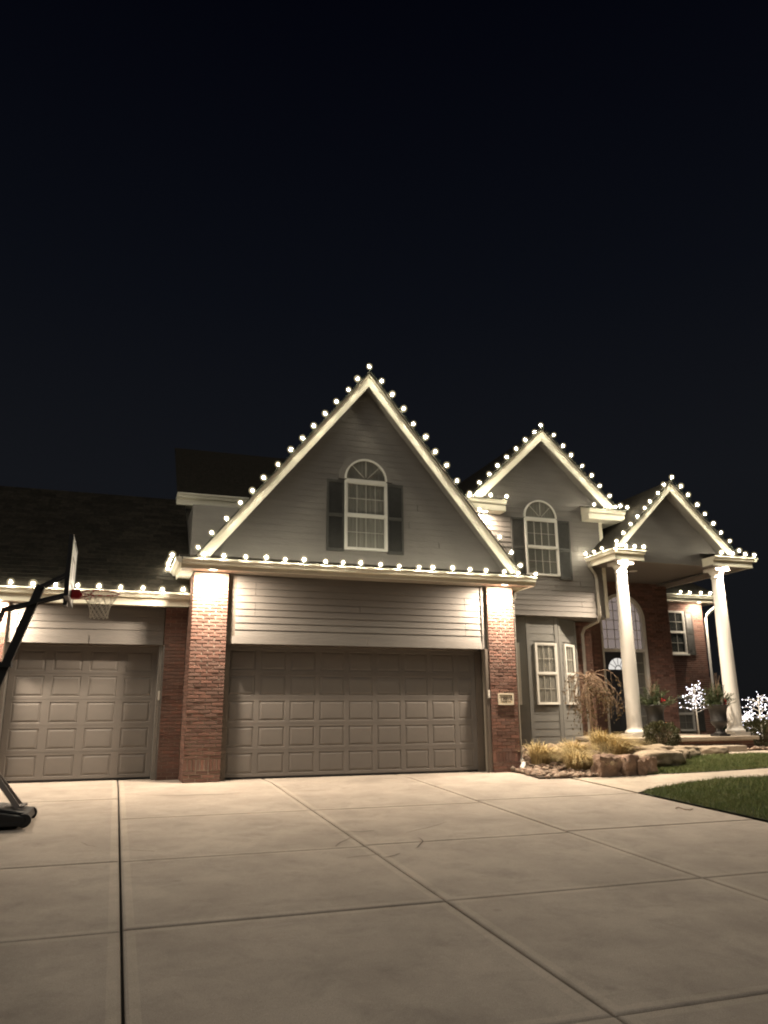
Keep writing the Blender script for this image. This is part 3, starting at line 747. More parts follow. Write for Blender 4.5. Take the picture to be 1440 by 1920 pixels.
# bay under the overhang
b = MB(); bay = [(7.45, 2.45), (8.30, 1.97), (9.22, 1.97), (10.05, 2.45)]
b.prism(bay+[(10.05, 2.9), (7.45, 2.9)], .44, 3.598, 'z'); by = b.build('bay_wall', 'siding_bay', house, fix=True)
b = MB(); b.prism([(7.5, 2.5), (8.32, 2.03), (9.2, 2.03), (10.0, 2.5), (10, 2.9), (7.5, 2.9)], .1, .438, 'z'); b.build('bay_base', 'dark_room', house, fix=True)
def face_boards(p, q, m, win=None, corner=.10):
    p, q = Vector((p[0], p[1], 0)), Vector((q[0], q[1], 0)); d = q-p; L = d.length; a = math.atan2(d.y, d.x)
    M = Matrix.Translation(p) @ Matrix.Rotation(a, 4, 'Z')
    def put(o): o.matrix_basis = M; return o
    z = .46
    while z < 3.56:
        zt = min(z+.184, 3.594); segs = [(corner, L-corner)]
        if win and zt > win[2]-.02 and z < win[3]+.02: segs = [(corner, win[0]-.01), (win[1]+.01, L-corner)]
        for s0, s1 in segs:
            if s1-s0 > .02: put(board(s0, s1, z, zt, -.006, by, m='siding_bay'))
        z += .18
    for s0, s1 in ((.0, corner), (L-corner, L)):
        b = MB(); b.box(s0, s1, -.034, .0, .445, 3.594); put(b.build('corner_trim', 'siding_bay', house))
    if win: window(win[0], win[1], win[2], win[3], -.03, cols=3, rot=(p, a), back='curtain')
face_boards(bay[0], bay[1], 'siding_bay', (.25, .80, 1.40, 2.92))
face_boards(bay[1], bay[2], 'siding_bay', (.20, .83, 1.40, 2.92))
face_boards(bay[2], bay[3], 'siding_bay', (.20, .72, 1.40, 2.92))
# brick behind and entry wall
YE = 3.9
b = MB(); b.box(10.06, 10.66, 2.62, 3.0, .3, 3.59); b.box(10.5, 11.86, YE, YE+.3, .3, 5.0); b.box(13.42, 14.32, YE, YE+.3, .3, 5.0); b.box(14.05, 14.32, YE+.3, 8.2, .3, 5.0)
b.box(11.86, 13.42, YE+.16, YE+.3, 4.4, 5.0)
ew = b.build('entry_wall', 'brick_plain', house)
b = MB(); brick_wall(b, (10.06, 2.62, .3), (1, 0, 0), (0, -1, 0), .60, .3, 3.58)
AC, AR, AZ0 = 12.64, .78, 3.88
def inarch(x, z): return (abs(x-AC) < AR+.02 and z < AZ0) or ((x-AC)**2+(z-AZ0)**2 < (AR+.02)**2)
# entry wall bricks leave the arch free
zc = .60; k = 0
while zc < 4.98:
    s = 10.5-(.1067 if k % 2 else 0)
    while s < 14.33:
        a, c = max(10.5, s), min(14.33, s+.2133); s += .2133
        if c-a < .03 or inarch(a, zc) or inarch(c, zc) or inarch(a, zc+CO) or inarch(c, zc+CO): continue
        b.obox((a+.005, YE-.012+random.uniform(-.003, .003), zc+.005), (c-a-.01, 0, 0), (0, .03, 0), (0, 0, CO-.01))
    zc += CO; k += 1
struct(b.build('brick_facing', 'brick', ew), 'stuff')
# mortar spandrels around the arch
b = MB(); n = 30
for k in range(n):
    t0, t1 = math.pi*k/n, math.pi*(k+1)/n
    p0 = (AC+AR*math.cos(t0), AZ0+AR*math.sin(t0)); p1 = (AC+AR*math.cos(t1), AZ0+AR*math.sin(t1))
    b.prism([p0, p1, (p1[0], 5.0), (p0[0], 5.0)], YE+.001, YE+.15)
b.build('spandrel', 'brick_plain', ew, fix=True)
# entrance: arched transom, door, side light
b = MB(); n = 28; f = .07
for k in range(n):
    t0, t1 = math.pi*k/n, math.pi*(k+1)/n; r1, r2 = AR-.003, AR-f
    for r1, r2, ya in ((AR-.003, AR-.05, YE-.03), (AR-.05, AR-.10, YE+.0)):
        b.prism([(AC+r1*math.cos(t0), AZ0+r1*math.sin(t0)), (AC+r1*math.cos(t1), AZ0+r1*math.sin(t1)), (AC+r2*math.cos(t1), AZ0+r2*math.sin(t1)), (AC+r2*math.cos(t0), AZ0+r2*math.sin(t0))], ya, YE+.10)
b.box(AC-AR+.003, AC-AR+.06, YE-.02, YE+.10, .62, AZ0-.001); b.box(AC+AR-.10, AC+AR-.003, YE-.03, YE+.10, .62, AZ0-.001)
b.box(AC-AR+.061, AC+AR-.101, YE-.02, YE+.10, 2.93, 3.02); b.box(12.86, 12.95, YE-.02, YE+.1, .62, 2.929); b.box(12.951, AC+AR-.101, YE-.01, YE+.1, .62, .70)
en = b.build('entrance', 'window_white', house)
def mbar(*a): g = MB(); g.box(*a); g.build('muntin', 'muntin_grey', en)
for x in (12.10, 12.36, 12.62, 12.88, 13.14):
    zt = AZ0+math.sqrt(max(.01, (AR-.1)**2-(x-AC)**2)); mbar(x-.009, x+.009, YE+.03, YE+.045, 3.02, zt)
for z in (3.30, 3.58, 3.86, 4.14, 4.40):
    h_ = AR-.09 if z < AZ0 else math.sqrt((AR-.09)**2-(z-AZ0)**2); mbar(AC-h_, AC+h_, YE+.046, YE+.056, z-.009, z+.009)
for z in (1.1, 1.5, 1.9, 2.3, 2.62): mbar(12.951, 13.319, YE+.03, YE+.045, z-.008, z+.008)
q = MB(); n = 24; rr = AR-.09
for k in range(n):
    t0, t1 = math.pi*k/n, math.pi*(k+1)/n
    q.tri((AC, YE+.06, AZ0), (AC+rr*math.cos(t0), YE+.06, AZ0+rr*math.sin(t0)), (AC+rr*math.cos(t1), YE+.06, AZ0+rr*math.sin(t1)))
q.quad((AC-rr, YE+.06, 3.02), (AC+rr, YE+.06, 3.02), (AC+rr, YE+.06, AZ0), (AC-rr, YE+.06, AZ0)); q.quad((12.951, YE+.06, .70), (13.32, YE+.06, .70), (13.32, YE+.06, 2.93), (12.951, YE+.06, 2.93))
q.build('pane', 'glass', en)
q = MB(); q.box(11.87, 13.41, YE+.12, YE+.155, 2.95, 4.4); q.box(12.2, 13.1, YE+.12, YE+.158, 4.4, 4.66); q.build('interior', 'lit_hall', en)
q = MB(); z = .72
while z < 2.9: q.hexa([(12.95, YE+.075, z), (13.32, YE+.075, z), (13.32, YE+.09, z), (12.95, YE+.09, z), (12.95, YE+.085, z+.028), (13.32, YE+.085, z+.028), (13.32, YE+.095, z+.028), (12.95, YE+.095, z+.028)]); z += .034
q.box(12.95, 13.32, YE+.10, YE+.13, .70, 2.93); q.build('blind', 'curtain', en)
q = MB(); q.box(11.93, 12.85, YE+.05, YE+.10, .61, 2.92)
for (a, c, e0, e1) in ((12.02, 12.33, 1.5, 2.25), (12.45, 12.76, 1.5, 2.25), (12.02, 12.33, .8, 1.35), (12.45, 12.76, .8, 1.35)):
    for (p0, p1, q0, q1) in ((a, c, e0, e0+.02), (a, c, e1-.02, e1), (a, a+.02, e0+.02, e1-.02), (c-.02, c, e0+.02, e1-.02)): q.box(p0, p1, YE+.04, YE+.05, q0, q1)
dr = q.build('front_door', 'front_door', en)
q = MB(); n = 16
for k in range(n):
    t0, t1 = math.pi*k/n, math.pi*(k+1)/n
    q.tri((12.39, YE+.045, 2.42), (12.39+.33*math.cos(t0), YE+.045, 2.42+.33*math.sin(t0)), (12.39+.33*math.cos(t1), YE+.045, 2.42+.33*math.sin(t1)))
q.build('fanlight', 'fanlight_glass', en)
q = MB()
for t in (30, 60, 90, 120, 150):
    t = math.radians(t); d = Vector((math.cos(t), 0, math.sin(t))); p = Vector((-d.z, 0, d.x)); q.obox(Vector((12.39, YE+.036, 2.425))+d*.1-p*.007, p*.014, Vector((0, .008, 0)), d*.23)
for k in range(12):
    t0, t1 = math.pi*k/12, math.pi*(k+1)/12
    q.prism([(12.39+.12*math.cos(t0), 2.42+.12*math.sin(t0)), (12.39+.12*math.cos(t1), 2.42+.12*math.sin(t1)), (12.39+.10*math.cos(t1), 2.42+.10*math.sin(t1)), (12.39+.10*math.cos(t0), 2.42+.10*math.sin(t0))], YE+.034, YE+.043)
q.build('fanlight_bar', 'front_door', en)
q = MB(); q.lathe((12.79, YE+.02, 1.62), [(.012, -.02), (.03, 0), (.03, .03), (.012, .05)], 10); q.build('door_handle', 'plaque_rim', en)
# ---- porch
b = MB(); b.box(9.72, 13.84, .40, YE, .52, .605)
ps = b.build('porch_slab', 'concrete_walk', house, bevel=.012)
b = MB(); b.box(9.82, 13.74, .52, YE, .1, .519); pb = b.build('porch_base', 'mortar', house)
b = MB(); brick_wall(b, (9.82, .52, .16), (1, 0, 0), (0, -1, 0), 3.92, .16, .515); struct(b.build('brick_facing', 'brick', pb), 'stuff')
b = MB(); b.box(10.95, 13.05, .02, .50, .2, .40); b.build('step', 'concrete_walk', house, bevel=.01)
def column(x, y):
    b = MB(); z0 = .605
    b.box(x-.24, x+.24, y-.24, y+.24, z0, z0+.085)
    b.lathe((x, y, z0), [(.235, .086), (.245, .11), (.235, .15), (.205, .165), (.20, .18), (.188, .2), (.182, .25), (.178, 1.4), (.165, 2.8), (.142, 4.02), (.142, 4.05), (.16, 4.06), (.16, 4.08), (.145, 4.09), (.145, 4.15), (.17, 4.17), (.205, 4.23), (.21, 4.25)], 36)
    b.box(x-.235, x+.235, y-.235, y+.235, z0+4.2505, z0+4.33)
    o = b.build('column', 'column_white', house)
    for p in o.data.polygons: p.use_smooth = len(p.vertices) == 4 and abs(p.normal.z) < .95 and p.area < .05 and (p.center.z > z0+.087 and p.center.z < z0+4.2502)
    return o
column(10.62, 1.0); column(13.67, 1.0)
ZP = 4.94
PX, PZ, PS = 12.15, 7.17, .985
gable(PX, PZ, PS, 1.96, 1.96, .66, 4.6, .98, .26)
b = MB(); b.prism([(10.32, 5.0), (13.98, 5.0), (13.98, 5.2), (PX, PZ-.22), (10.32, 5.2)], .985, 1.1); b.build('gable_wall', 'siding', house, fix=True)
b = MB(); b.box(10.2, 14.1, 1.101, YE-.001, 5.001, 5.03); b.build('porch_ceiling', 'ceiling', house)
def porch_eave(x0, x1, side):
    b = MB(); b.box(x0, x1, .60, .984, ZP, ZP+.02)
    if side < 0: b.box(x0, x0+.5, .985, 1.79, ZP, ZP+.02)
    else: b.box(x1-.55, x1, .985, 5.5, ZP, ZP+.02)
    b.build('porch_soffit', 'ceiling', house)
    b = MB(); b.box(x0, x1, .58, .60, ZP-.01, ZP+.24); b.box(x0, x1, .60, .984, ZP+.021, ZP+.235)
    if side < 0: b.box(x0-.02, x0, .58, 1.79, ZP-.01, ZP+.24)
    else: b.box(x1, x1+.02, .58, 5.5, ZP-.01, ZP+.24)
    b.build('porch_eave', 'trim', house)
    gutter(x0-.02 if side < 0 else x0-.0, x1+(.1 if side > 0 else 0), .58, ZP+.25)
    b = MB()
    if side < 0: b.prism([(x0-.02, ZP+.14), (x0-.08, ZP+.14), (x0-.10, ZP+.19), (x0-.13, ZP+.22), (x0-.13, ZP+.25), (x0-.02, ZP+.25)], .47, 1.78)
    else: b.prism([(x1+.02, ZP+.14), (x1+.08, ZP+.14), (x1+.10, ZP+.19), (x1+.13, ZP+.22), (x1+.13, ZP+.25), (x1+.02, ZP+.25)], .47, 5.4)
    b.build('gutter', 'trim', house, fix=True)
    b = MB(); b.hexa([(x0-.05, .46, ZP+.253), (x1+.05, .46, ZP+.253), (x1+.05, .98, ZP+.36), (x0-.05, .98, ZP+.36), (x0-.05, .46, ZP+.275), (x1+.05, .46, ZP+.275), (x1+.05, .98, ZP+.385), (x0-.05, .98, ZP+.385)]); b.build('return_roof', 'shingle', house)
porch_eave(10.2, 11.05, -1); porch_eave(13.22, 14.50, 1)
# ---- far brick wing
YWg = 5.8
b = MB(); b.box(14.33, 17.25, YWg, 10, .1, 4.80); ww = b.build('wing_wall', 'mortar', house)
b = MB(); brick_wall(b, (14.33, YWg, .1), (1, 0, 0), (0, -1, 0), 2.93, .1, 4.79, holes=[(15.95-14.33, 16.42-14.33, 3.08, 4.50), (15.95-14.33, 16.42-14.33, .5, 1.68)]); struct(b.build('brick_facing', 'brick', ww), 'stuff')
b = MB(); b.box(14.35, 17.6, YWg-.40, YWg-.02, 4.80, 4.82); b.box(14.35, 17.62, YWg-.42, YWg-.40, 4.77, 4.98); b.box(17.60, 17.62, YWg-.40, 10, 4.77, 4.98); b.build('wing_eave', 'trim', house)
gutter(14.35, 17.65, YWg-.42, 5.0)
slab_roof([(14.3, YWg-.5, 5.02), (17.7, YWg-.5, 5.02), (15.9, YWg+1.6, 6.6), (14.3, YWg+1.6, 6.6)], .05)
slab_roof([(17.7, YWg-.5, 5.02), (17.7, 10, 5.02), (15.9, 10, 6.6), (15.9, YWg+1.6, 6.6)], .05)
window(15.75, 16.43, 3.08, 4.50, YWg-.02, cols=2, back='dark_room', sill=True)
window(15.75, 16.43, .62, 1.70, YWg-.02, cols=2, back='curtain')
shutter(16.50, 16.80, 3.05, 4.50, YWg-.014); shutter(16.50, 16.85, .62, 1.70, YWg-.014)
# ---- downspouts
def spout(pts, m='metal_spout', w=.04):
    b = MB(); b.tube(pts, w, 4); return b.build('downspout', m, house)
def rspout(pts, m, r): b = MB(); b.tube(pts, r, 8); return b.build('downspout', m, house)
spout([(6.98, .1, 3.93), (6.97, .0, 3.8), (6.78, -.25, 3.62), (6.745, -.3, 3.5), (6.745, -.3, .33), (6.74, -.34, .24), (6.66, -.6, .16)], w=.045)
rspout([(6.66, -.58, .17), (6.5, -.78, .075)], 'spout_white', .05)
spout([(10.09, 1.62, 5.06), (10.11, 1.64, 4.95), (10.32, 1.70, 4.74), (10.36, 1.72, 4.62), (10.38, 1.72, 3.66), (10.38, 1.80, 3.52), (10.36, 2.45, 3.40), (10.36, 2.56, 3.25), (10.36, 2.56, .45)], w=.05)
spout([(17.62, 5.36, 4.86), (17.6, 5.40, 4.72), (17.32, 5.62, 4.40), (17.30, 5.7, 4.3), (17.30, 5.74, .4)], 'spout_white', .05)
# ---- recessed soffit lamps
def lamp(x, y, z, watt, on=True, r=.075, warm=(1, .83, .64)):
    b = MB(); n = 20
    for k in range(n):
        t0, t1 = 2*math.pi*k/n, 2*math.pi*(k+1)/n
        b.hexa([(x+r*math.cos(t0), y+r*math.sin(t0), z-.012), (x+(r+.025)*math.cos(t0), y+(r+.025)*math.sin(t0), z-.012), (x+(r+.025)*math.cos(t1), y+(r+.025)*math.sin(t1), z-.012), (x+r*math.cos(t1), y+r*math.sin(t1), z-.012),
                (x+r*math.cos(t0), y+r*math.sin(t0), z), (x+(r+.025)*math.cos(t0), y+(r+.025)*math.sin(t0), z), (x+(r+.025)*math.cos(t1), y+(r+.025)*math.sin(t1), z), (x+r*math.cos(t1), y+r*math.sin(t1), z)])
    o = b.build('soffit_lamp', 'window_white', house, fix=True)
    b = MB(); b.lathe((x, y, z-.009), [(r*.98, 0), (r*.98, .004)], 20); b.build('lens', 'lamp_lens' if on else 'lens_off', o)
    if on:
        l = bpy.data.lights.new('lamp_light', 'AREA'); l.shape = 'DISK'; l.size = .12; l.energy = watt; l.color = warm
        lo_ = bpy.data.objects.new('lamp_light', l); lo_.location = (x, y, z-.016); link(lo_, o)
    return o
lamp(.13, -.735, 3.89, LAMP_W); lamp(6.36, -.735, 3.89, LAMP_W)
lamp(-3.66, .305, 3.30, LAMP_W*.7)
lamp(10.54, .705, ZP-.002, LAMP_W*1.7); lamp(13.72, .70, ZP-.002, LAMP_W*.8)
lamp(16.95, 5.50, 4.80, LAMP_W*.3)
lamp(7.10, 1.58, 6.18, LAMP_W*.35)
lamp(11.9, 2.2, 5.0, 0, False, .09)
# ================================================================== STRING LIGHTS
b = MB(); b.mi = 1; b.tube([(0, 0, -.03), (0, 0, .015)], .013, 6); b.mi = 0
for V, Fc, R_, mi in ((*IC1, .028, 0), (*IC2, .072, 2)):   # glowing core inside an added clear shell whose own glow paints a halo
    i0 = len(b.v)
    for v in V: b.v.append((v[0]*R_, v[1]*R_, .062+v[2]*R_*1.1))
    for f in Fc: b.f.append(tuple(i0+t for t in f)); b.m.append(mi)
BULB = b.mesh('bulb', ['bulb_glow', 'bulb_socket', 'bulb_halo']); BULB.polygons.foreach_set('use_smooth', [True]*len(BULB.polygons))
def strand(label, runs, group='string lights along the rooflines', sp=.385):
    p0 = Vector(runs[0][0][0]); t = thing('light_string', p0, label, 'string lights', group)
    c = MB()
    for pts, first, tilt in runs:
        pts = [Vector(p) for p in pts]; cab = []
        for a, d in zip(pts, pts[1:]):
            L = (d-a).length; n = max(1, round(L/sp)); u = (d-a)/n
            for k in range(0, n+1):
                q = a+u*k+u*random.uniform(-.06, .06)+Vector((random.uniform(-.012, .012), random.uniform(-.01, .01), random.uniform(-.008, .008)))
                if cab: cab.append((cab[-1]+q+Vector((0, -.012, -.018)))/2+Vector((0, -.006, -random.uniform(.012, .035))))
                cab.append(q+Vector((0, -.012, -.018)))
                if k == 0 and not first: continue
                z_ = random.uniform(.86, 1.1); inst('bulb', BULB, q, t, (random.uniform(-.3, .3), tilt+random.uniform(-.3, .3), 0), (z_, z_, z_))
            first = False
        c.tube(cab, .005, 5)
    c.build('cable', 'cable', t); return t
def rk(ax, az, m, h, y, s, up=.055): return [(ax, y, az+up), (ax+s*h, y, az-m*h+up)]
strand('string of glowing white bulbs along both slopes of the tall garage gable', [([(AX, -.70, AZ+.03)]+[(AX-3.46, -.70, AZ-SL*3.46+.04)], True, -.3), ([(AX, -.70, AZ+.03)]+[(AX+3.46, -.70, AZ-SL*3.46+.04)], False, .3)])
strand('string of glowing white bulbs along the gutter over the wide garage door', [([(-.10, -1.035, 4.045), (6.93, -1.035, 4.045)], True, 0)], sp=.39)
strand('short row of glowing white bulbs on the side gutter beside the left garage roof', [([(-.645, -.80, 4.045), (-.645, .65, 4.045)], True, -.2)], sp=.42)
strand('string of glowing white bulbs along the low gutter above the single garage door', [([(-5.37, .02, 3.525), (-.36, .02, 3.525)], True, 0)], sp=.39)
strand('string of glowing white bulbs along the gable above the arched bedroom window', [([(GX, 1.40, GZ+.03), (GX-2.2, 1.40, GZ-GS*2.2+.035)], True, -.3), ([(GX, 1.40, GZ+.03), (GX+2.2, 1.40, GZ-GS*2.2+.035)], False, .3), ([(6.75, 1.285, 6.47), (7.55, 1.285, 6.47)], True, 0), ([(10.18, 1.285, 6.47), (11.2, 1.285, 6.47)], True, 0)], sp=.37)
strand('string of glowing white bulbs along the porch gable above the two columns', [([(PX, .56, PZ+.03), (PX-1.9, .56, PZ-PS*1.9+.035)], True, -.3), ([(PX, .56, PZ+.03), (PX+1.9, .56, PZ-PS*1.9+.035)], False, .3), ([(10.12, .40, ZP+.25), (10.95, .40, ZP+.25)], True, 0), ([(10.01, .85, ZP+.25), (10.01, 1.62, ZP+.25)], True, 0), ([(13.35, .40, ZP+.25), (14.5, .40, ZP+.25)], True, 0)], sp=.33)
strand('short row of glowing white bulbs on the gutter of the far brick wing', [([(15.95, YWg-.59, 5.0), (17.55, YWg-.59, 5.0)], True, 0)], sp=.37)
# ================================================================== address plaque and keypads
pq = thing('address_plaque', (6.42, -.42, 1.36), 'cast stone address plaque reading 19810 on the brick pillar', 'address plaque')
b = MB(); x0, x1, z0, z1 = 6.22, 6.585, 1.36, 1.60; y = -.408
for (a, c, e0, e1) in ((x0, x1, z0, z0+.03), (x0, x1, z1-.03, z1), (x0, x0+.03, z0+.03, z1-.03), (x1-.03, x1, z0+.03, z1-.03)): b.box(a, c, y-.022, y, e0, e1)
b.build('frame', 'plaque_rim', pq)
b = MB(); b.box(x0+.03, x1-.03, y-.012, y, z0+.03, z1-.03); b.build('plate', 'plaque', pq)
def text(s, name, size, loc, m, parent, shear=.3, ext=.002):
    cu = bpy.data.curves.new(name, 'FONT'); cu.body = s; cu.size = size; cu.extrude = ext; cu.shear = shear; cu.align_x = 'CENTER'
    to = bpy.data.objects.new(name+'_c', cu); col.objects.link(to); bpy.context.view_layer.update()
    me = bpy.data.meshes.new_from_object(to.evaluated_get(bpy.context.evaluated_depsgraph_get())); bpy.data.objects.remove(to)
    me.materials.clear(); me.materials.append(MATS[m])
    o = bpy.data.objects.new(name, me); o.location = loc; o.rotation_euler = (math.pi/2, 0, 0); return link(o, parent)
text('19810', 'number', .115, (6.405, y-.0145, 1.455), 'plaque_ink', pq)
text('Bauman Ave.', 'street_line', .045, (6.41, y-.0145, 1.41), 'plaque_ink', pq)
b = MB(); b.box(6.005, 6.05, -.392, -.371, 1.50, 1.66); b.box(6.012, 6.043, -.396, -.392, 1.51, 1.59); tag(b.build('door_keypad', 'keypad', bevel=.004), 'small pale keypad on the jamb beside the wide garage door', 'keypad')
b = MB(); b.box(-.665, -.635, .612, .639, 1.48, 1.66); b.box(-.66, -.64, .606, .612, 1.49, 1.58); tag(b.build('door_keypad', 'keypad', bevel=.004), 'small pale keypad on the jamb of the single garage door', 'keypad')
# ================================================================== basketball hoop
Y0 = -5.2; gz = -.052
hp = thing('basketball_hoop', (-2.85, Y0, gz), 'portable basketball hoop with black leaning pole and white net on the driveway', 'basketball hoop')
b = MB(); Pb = [(-3.55, .0), (-3.60, .06), (-3.55, .16), (-3.35, .20), (-2.62, .20), (-2.40, .155), (-2.27, .13), (-2.245, .06), (-2.29, .0)]
def basepart(y0, y1, sx_, dz):
    b.prism([(-2.9+(p[0]+2.9)*sx_, gz+p[1]*dz+.02) for p in Pb], y0, y1)
basepart(Y0-.36, Y0+.36, 1, 1.0); basepart(Y0-.44, Y0-.361, .96, .8); basepart(Y0+.361, Y0+.44, .96, .8)
b.build('base_tank', 'hoop_black', hp, bevel=.012)
b = MB()
for yy in (-.12, .02, .16): b.box(-2.55, -2.33, Y0+yy, Y0+yy+.06, gz+.19, gz+.215)
b.build('tank_rib', 'hoop_grey', hp, bevel=.006)
for yy in (-.40, .40):
    b = MB(); b.lathe((0, 0, -.03), [(.05, 0), (.075, .004), (.075, .056), (.05, .06)], 18); o = b.build('wheel', 'hoop_black', hp); o.matrix_parent_inverse = Matrix.Translation(-hp.location)
    o.location = (-2.30, Y0+yy, gz+.078); o.rotation_euler = (math.pi/2, 0, 0)
def beam(p, q, w=.045, d=.045, name='arm', m='hoop_black'):
    p, q = Vector(p), Vector(q); u = (q-p); n = Vector((0, 1, 0)); s = u.normalized().cross(n)
    b = MB(); b.obox(p-s*w/2-n*d/2, s*w, n*d, u); return b.build(name, m, hp)
beam((-3.24, Y0, gz+.16), (-2.425, Y0, 2.80), .10, .10, 'pole')
for yy in (-.16, .16): beam((-2.40, Y0+yy, gz+.19), (-2.88, Y0+yy*.5, gz+.80), .06, .025, 'strut', 'hoop_grey')
for yy in (-.075, .075):
    beam((-2.44, Y0+yy, 2.77), (-2.13, Y0+yy, 2.96), .04, .02); beam((-2.84, Y0+yy, 2.47), (-2.12, Y0+yy, 2.69), .045, .02); beam((-2.82, Y0+yy, 2.49), (-2.96, Y0+yy, 1.98), .03, .02, 'lift_rod')
b = MB(); b.box(-2.80, -2.66, Y0-.1, Y0+.1, 1.77, 1.83); b.build('bracket', 'hoop_black', hp)
beam((-2.96, Y0, 2.02), (-2.88, Y0, 1.78), .04, .04, 'lift_rod')
b = MB(); b.box(-2.09, -2.065, Y0-.56, Y0+.56, 2.62, 3.36); b.build('backboard', 'board', hp, bevel=.006)
b = MB()
for a, c, e0, e1 in ((Y0-.57, Y0+.57, 2.60, 2.64), (Y0-.57, Y0+.57, 3.34, 3.375), (Y0-.575, Y0-.545, 2.64, 3.34), (Y0+.545, Y0+.575, 2.64, 3.34)): b.box(-2.112, -2.058, a, c, e0, e1)
b.box(-2.14, -2.092, Y0-.10, Y0+.10, 2.55, 3.05)
b.build('board_frame', 'hoop_black', hp)
b = MB()
for a, c, e0, e1 in ((Y0-.25, Y0+.25, 3.13, 3.16), (Y0-.25, Y0+.25, 2.80, 2.83), (Y0-.25, Y0-.22, 2.83, 3.13), (Y0+.22, Y0+.25, 2.83, 3.13)): b.box(-2.064, -2.061, a, c, e0, e1)
b.build('target_square', 'hoop_black', hp)
b = MB(); b.box(-2.06, -1.95, Y0-.07, Y0+.07, 2.65, 2.76); b.prism([(-1.95, 2.66), (-1.92, 2.70), (-1.95, 2.75)], Y0-.06, Y0+.06)
rm = b.build('rim_bracket', 'rim_red', hp, bevel=.006)
RC = Vector((-1.70, Y0, 2.735)); RR = .225
b = MB(); b.tube([RC+Vector((RR*math.cos(2*math.pi*k/36), RR*math.sin(2*math.pi*k/36), 0)) for k in range(37)], .009, 8)
for s in (-1, 1): b.tube([(-1.97, Y0+s*.05, 2.66), (-1.85, Y0+s*.12, 2.67), RC+Vector((-.08, s*.21, -.01))], .007, 6)
b.build('rim', 'rim_red', hp, smooth=True)
b = MB(); n = 12; LV = [(0, .235, 0), (.08, .19, .5), (.15, .145, 0), (.20, .125, .5), (.25, .115, 0), (.29, .112, .5), (.325, .115, 0)]
for k in range(n):
    for s in (-1, 1):
        pts = []
        for i, (dz, r, o_) in enumerate(LV):
            a = 2*math.pi*(k+s*.5*i)/n; pts.append(RC+Vector((r*math.cos(a), r*math.sin(a), -dz)))
        b.tube(pts, .0045, 5)
b.build('net', 'net', hp)
hp.location = (-3.005, -4.05, drive(-4.05)); hp.scale = (1.075, 1.075, 1.075)
# ================================================================== boulders and pipe
def boulder(px, py, w_, d_, h_, label, m='boulder', seed=0, block=False, dy=0):
    p = gp(px, py); rnd = random.Random(seed); V, Fc = IC4; b = MB()
    from mathutils import noise
    off = Vector((rnd.uniform(0, 50), rnd.uniform(0, 50), 0)); rot = rnd.uniform(-.3, .3)
    for v in V:
        q = Vector(v)
        if block:
            mx = max(abs(q.x), abs(q.y), abs(q.z)); q = q.lerp(q/mx*.92, .86)
        n1 = noise.noise(q*1.1+off)*.30+noise.noise(q*2.6+off)*.15+noise.noise(q*6+off)*.06+noise.noise(q*14+off)*.03+(.05 if noise.noise(q*3.3+off*2) > .12 else 0)
        q = q*(1+n1*(.8 if block else 1))
        if not block and q.z > .5: q.z = .5+(q.z-.5)*.4
        x, y_ = q.x*w_/2, q.y*d_/2; c, s_ = math.cos(rot), math.sin(rot)
        b.v.append((p.x+x*c-y_*s_, p.y+dy+d_/2+x*s_+y_*c, p.z+h_*.5*(q.z+.55)*1.1))
    for f in Fc: b.f.append(f); b.m.append(0)
    o = b.build('boulder', m, smooth=not block); return tag(o, label, 'boulder', 'boulders edging the planting bed')
boulder(1150, 1458, .50, .42, .50, 'squared red brown stone block at the walkway end of the rock edging', 'boulder_red', 3, True)
boulder(1187, 1456, .44, .40, .47, 'dark squared stone block between the red block and a small round stone', 'boulder_red', 5, True)
boulder(1209, 1455, .20, .28, .36, 'narrow dark stone wedged in the rock edging beside the grass', 'boulder_red', 9, True)
boulder(1226, 1452, .28, .26, .38, 'small upright tan stone leaning against the large flat boulder', 'boulder_red', 8, True)
boulder(1262, 1441, 1.10, .75, .50, 'largest flat topped pale boulder beside the island lawn', 'boulder', 12)
boulder(1248, 1424, .85, .6, .42, 'pale grey boulder behind the large flat topped one', 'boulder', 21)
boulder(1288, 1427, .42, .40, .36, 'small rounded brown boulder at the edge of the island lawn', 'boulder', 31)
boulder(1302, 1421, .85, .6, .36, 'low pinkish boulder in front of the porch step', 'boulder', 44)
boulder(1350, 1416, .75, .45, .28, 'flat brown boulder at the end of the rock edging near the step', 'boulder', 57)
b = MB(); a = gp(1168, 1393); c = gp(1212, 1402); b.tube([a+Vector((0, 0, .10)), (a+c)/2+Vector((0, 0, .08)), c+Vector((0, 0, .06))], .05, 10); tag(b.build('drain_pipe', 'spout_white', smooth=True), 'pale drain pipe lying on the river stones beside the porch', 'pipe')
b = MB(); pts = [gp(*q) for q in ((1267, 1517), (1272, 1515), (1283, 1519), (1293, 1520), (1299, 1518))]; b.tube([q+Vector((0, 0, .012)) for q in pts], .006, 5); tag(b.build('fallen_twig', 'twig'), 'thin curled twig lying on the driveway near the lawn edge', 'twig')
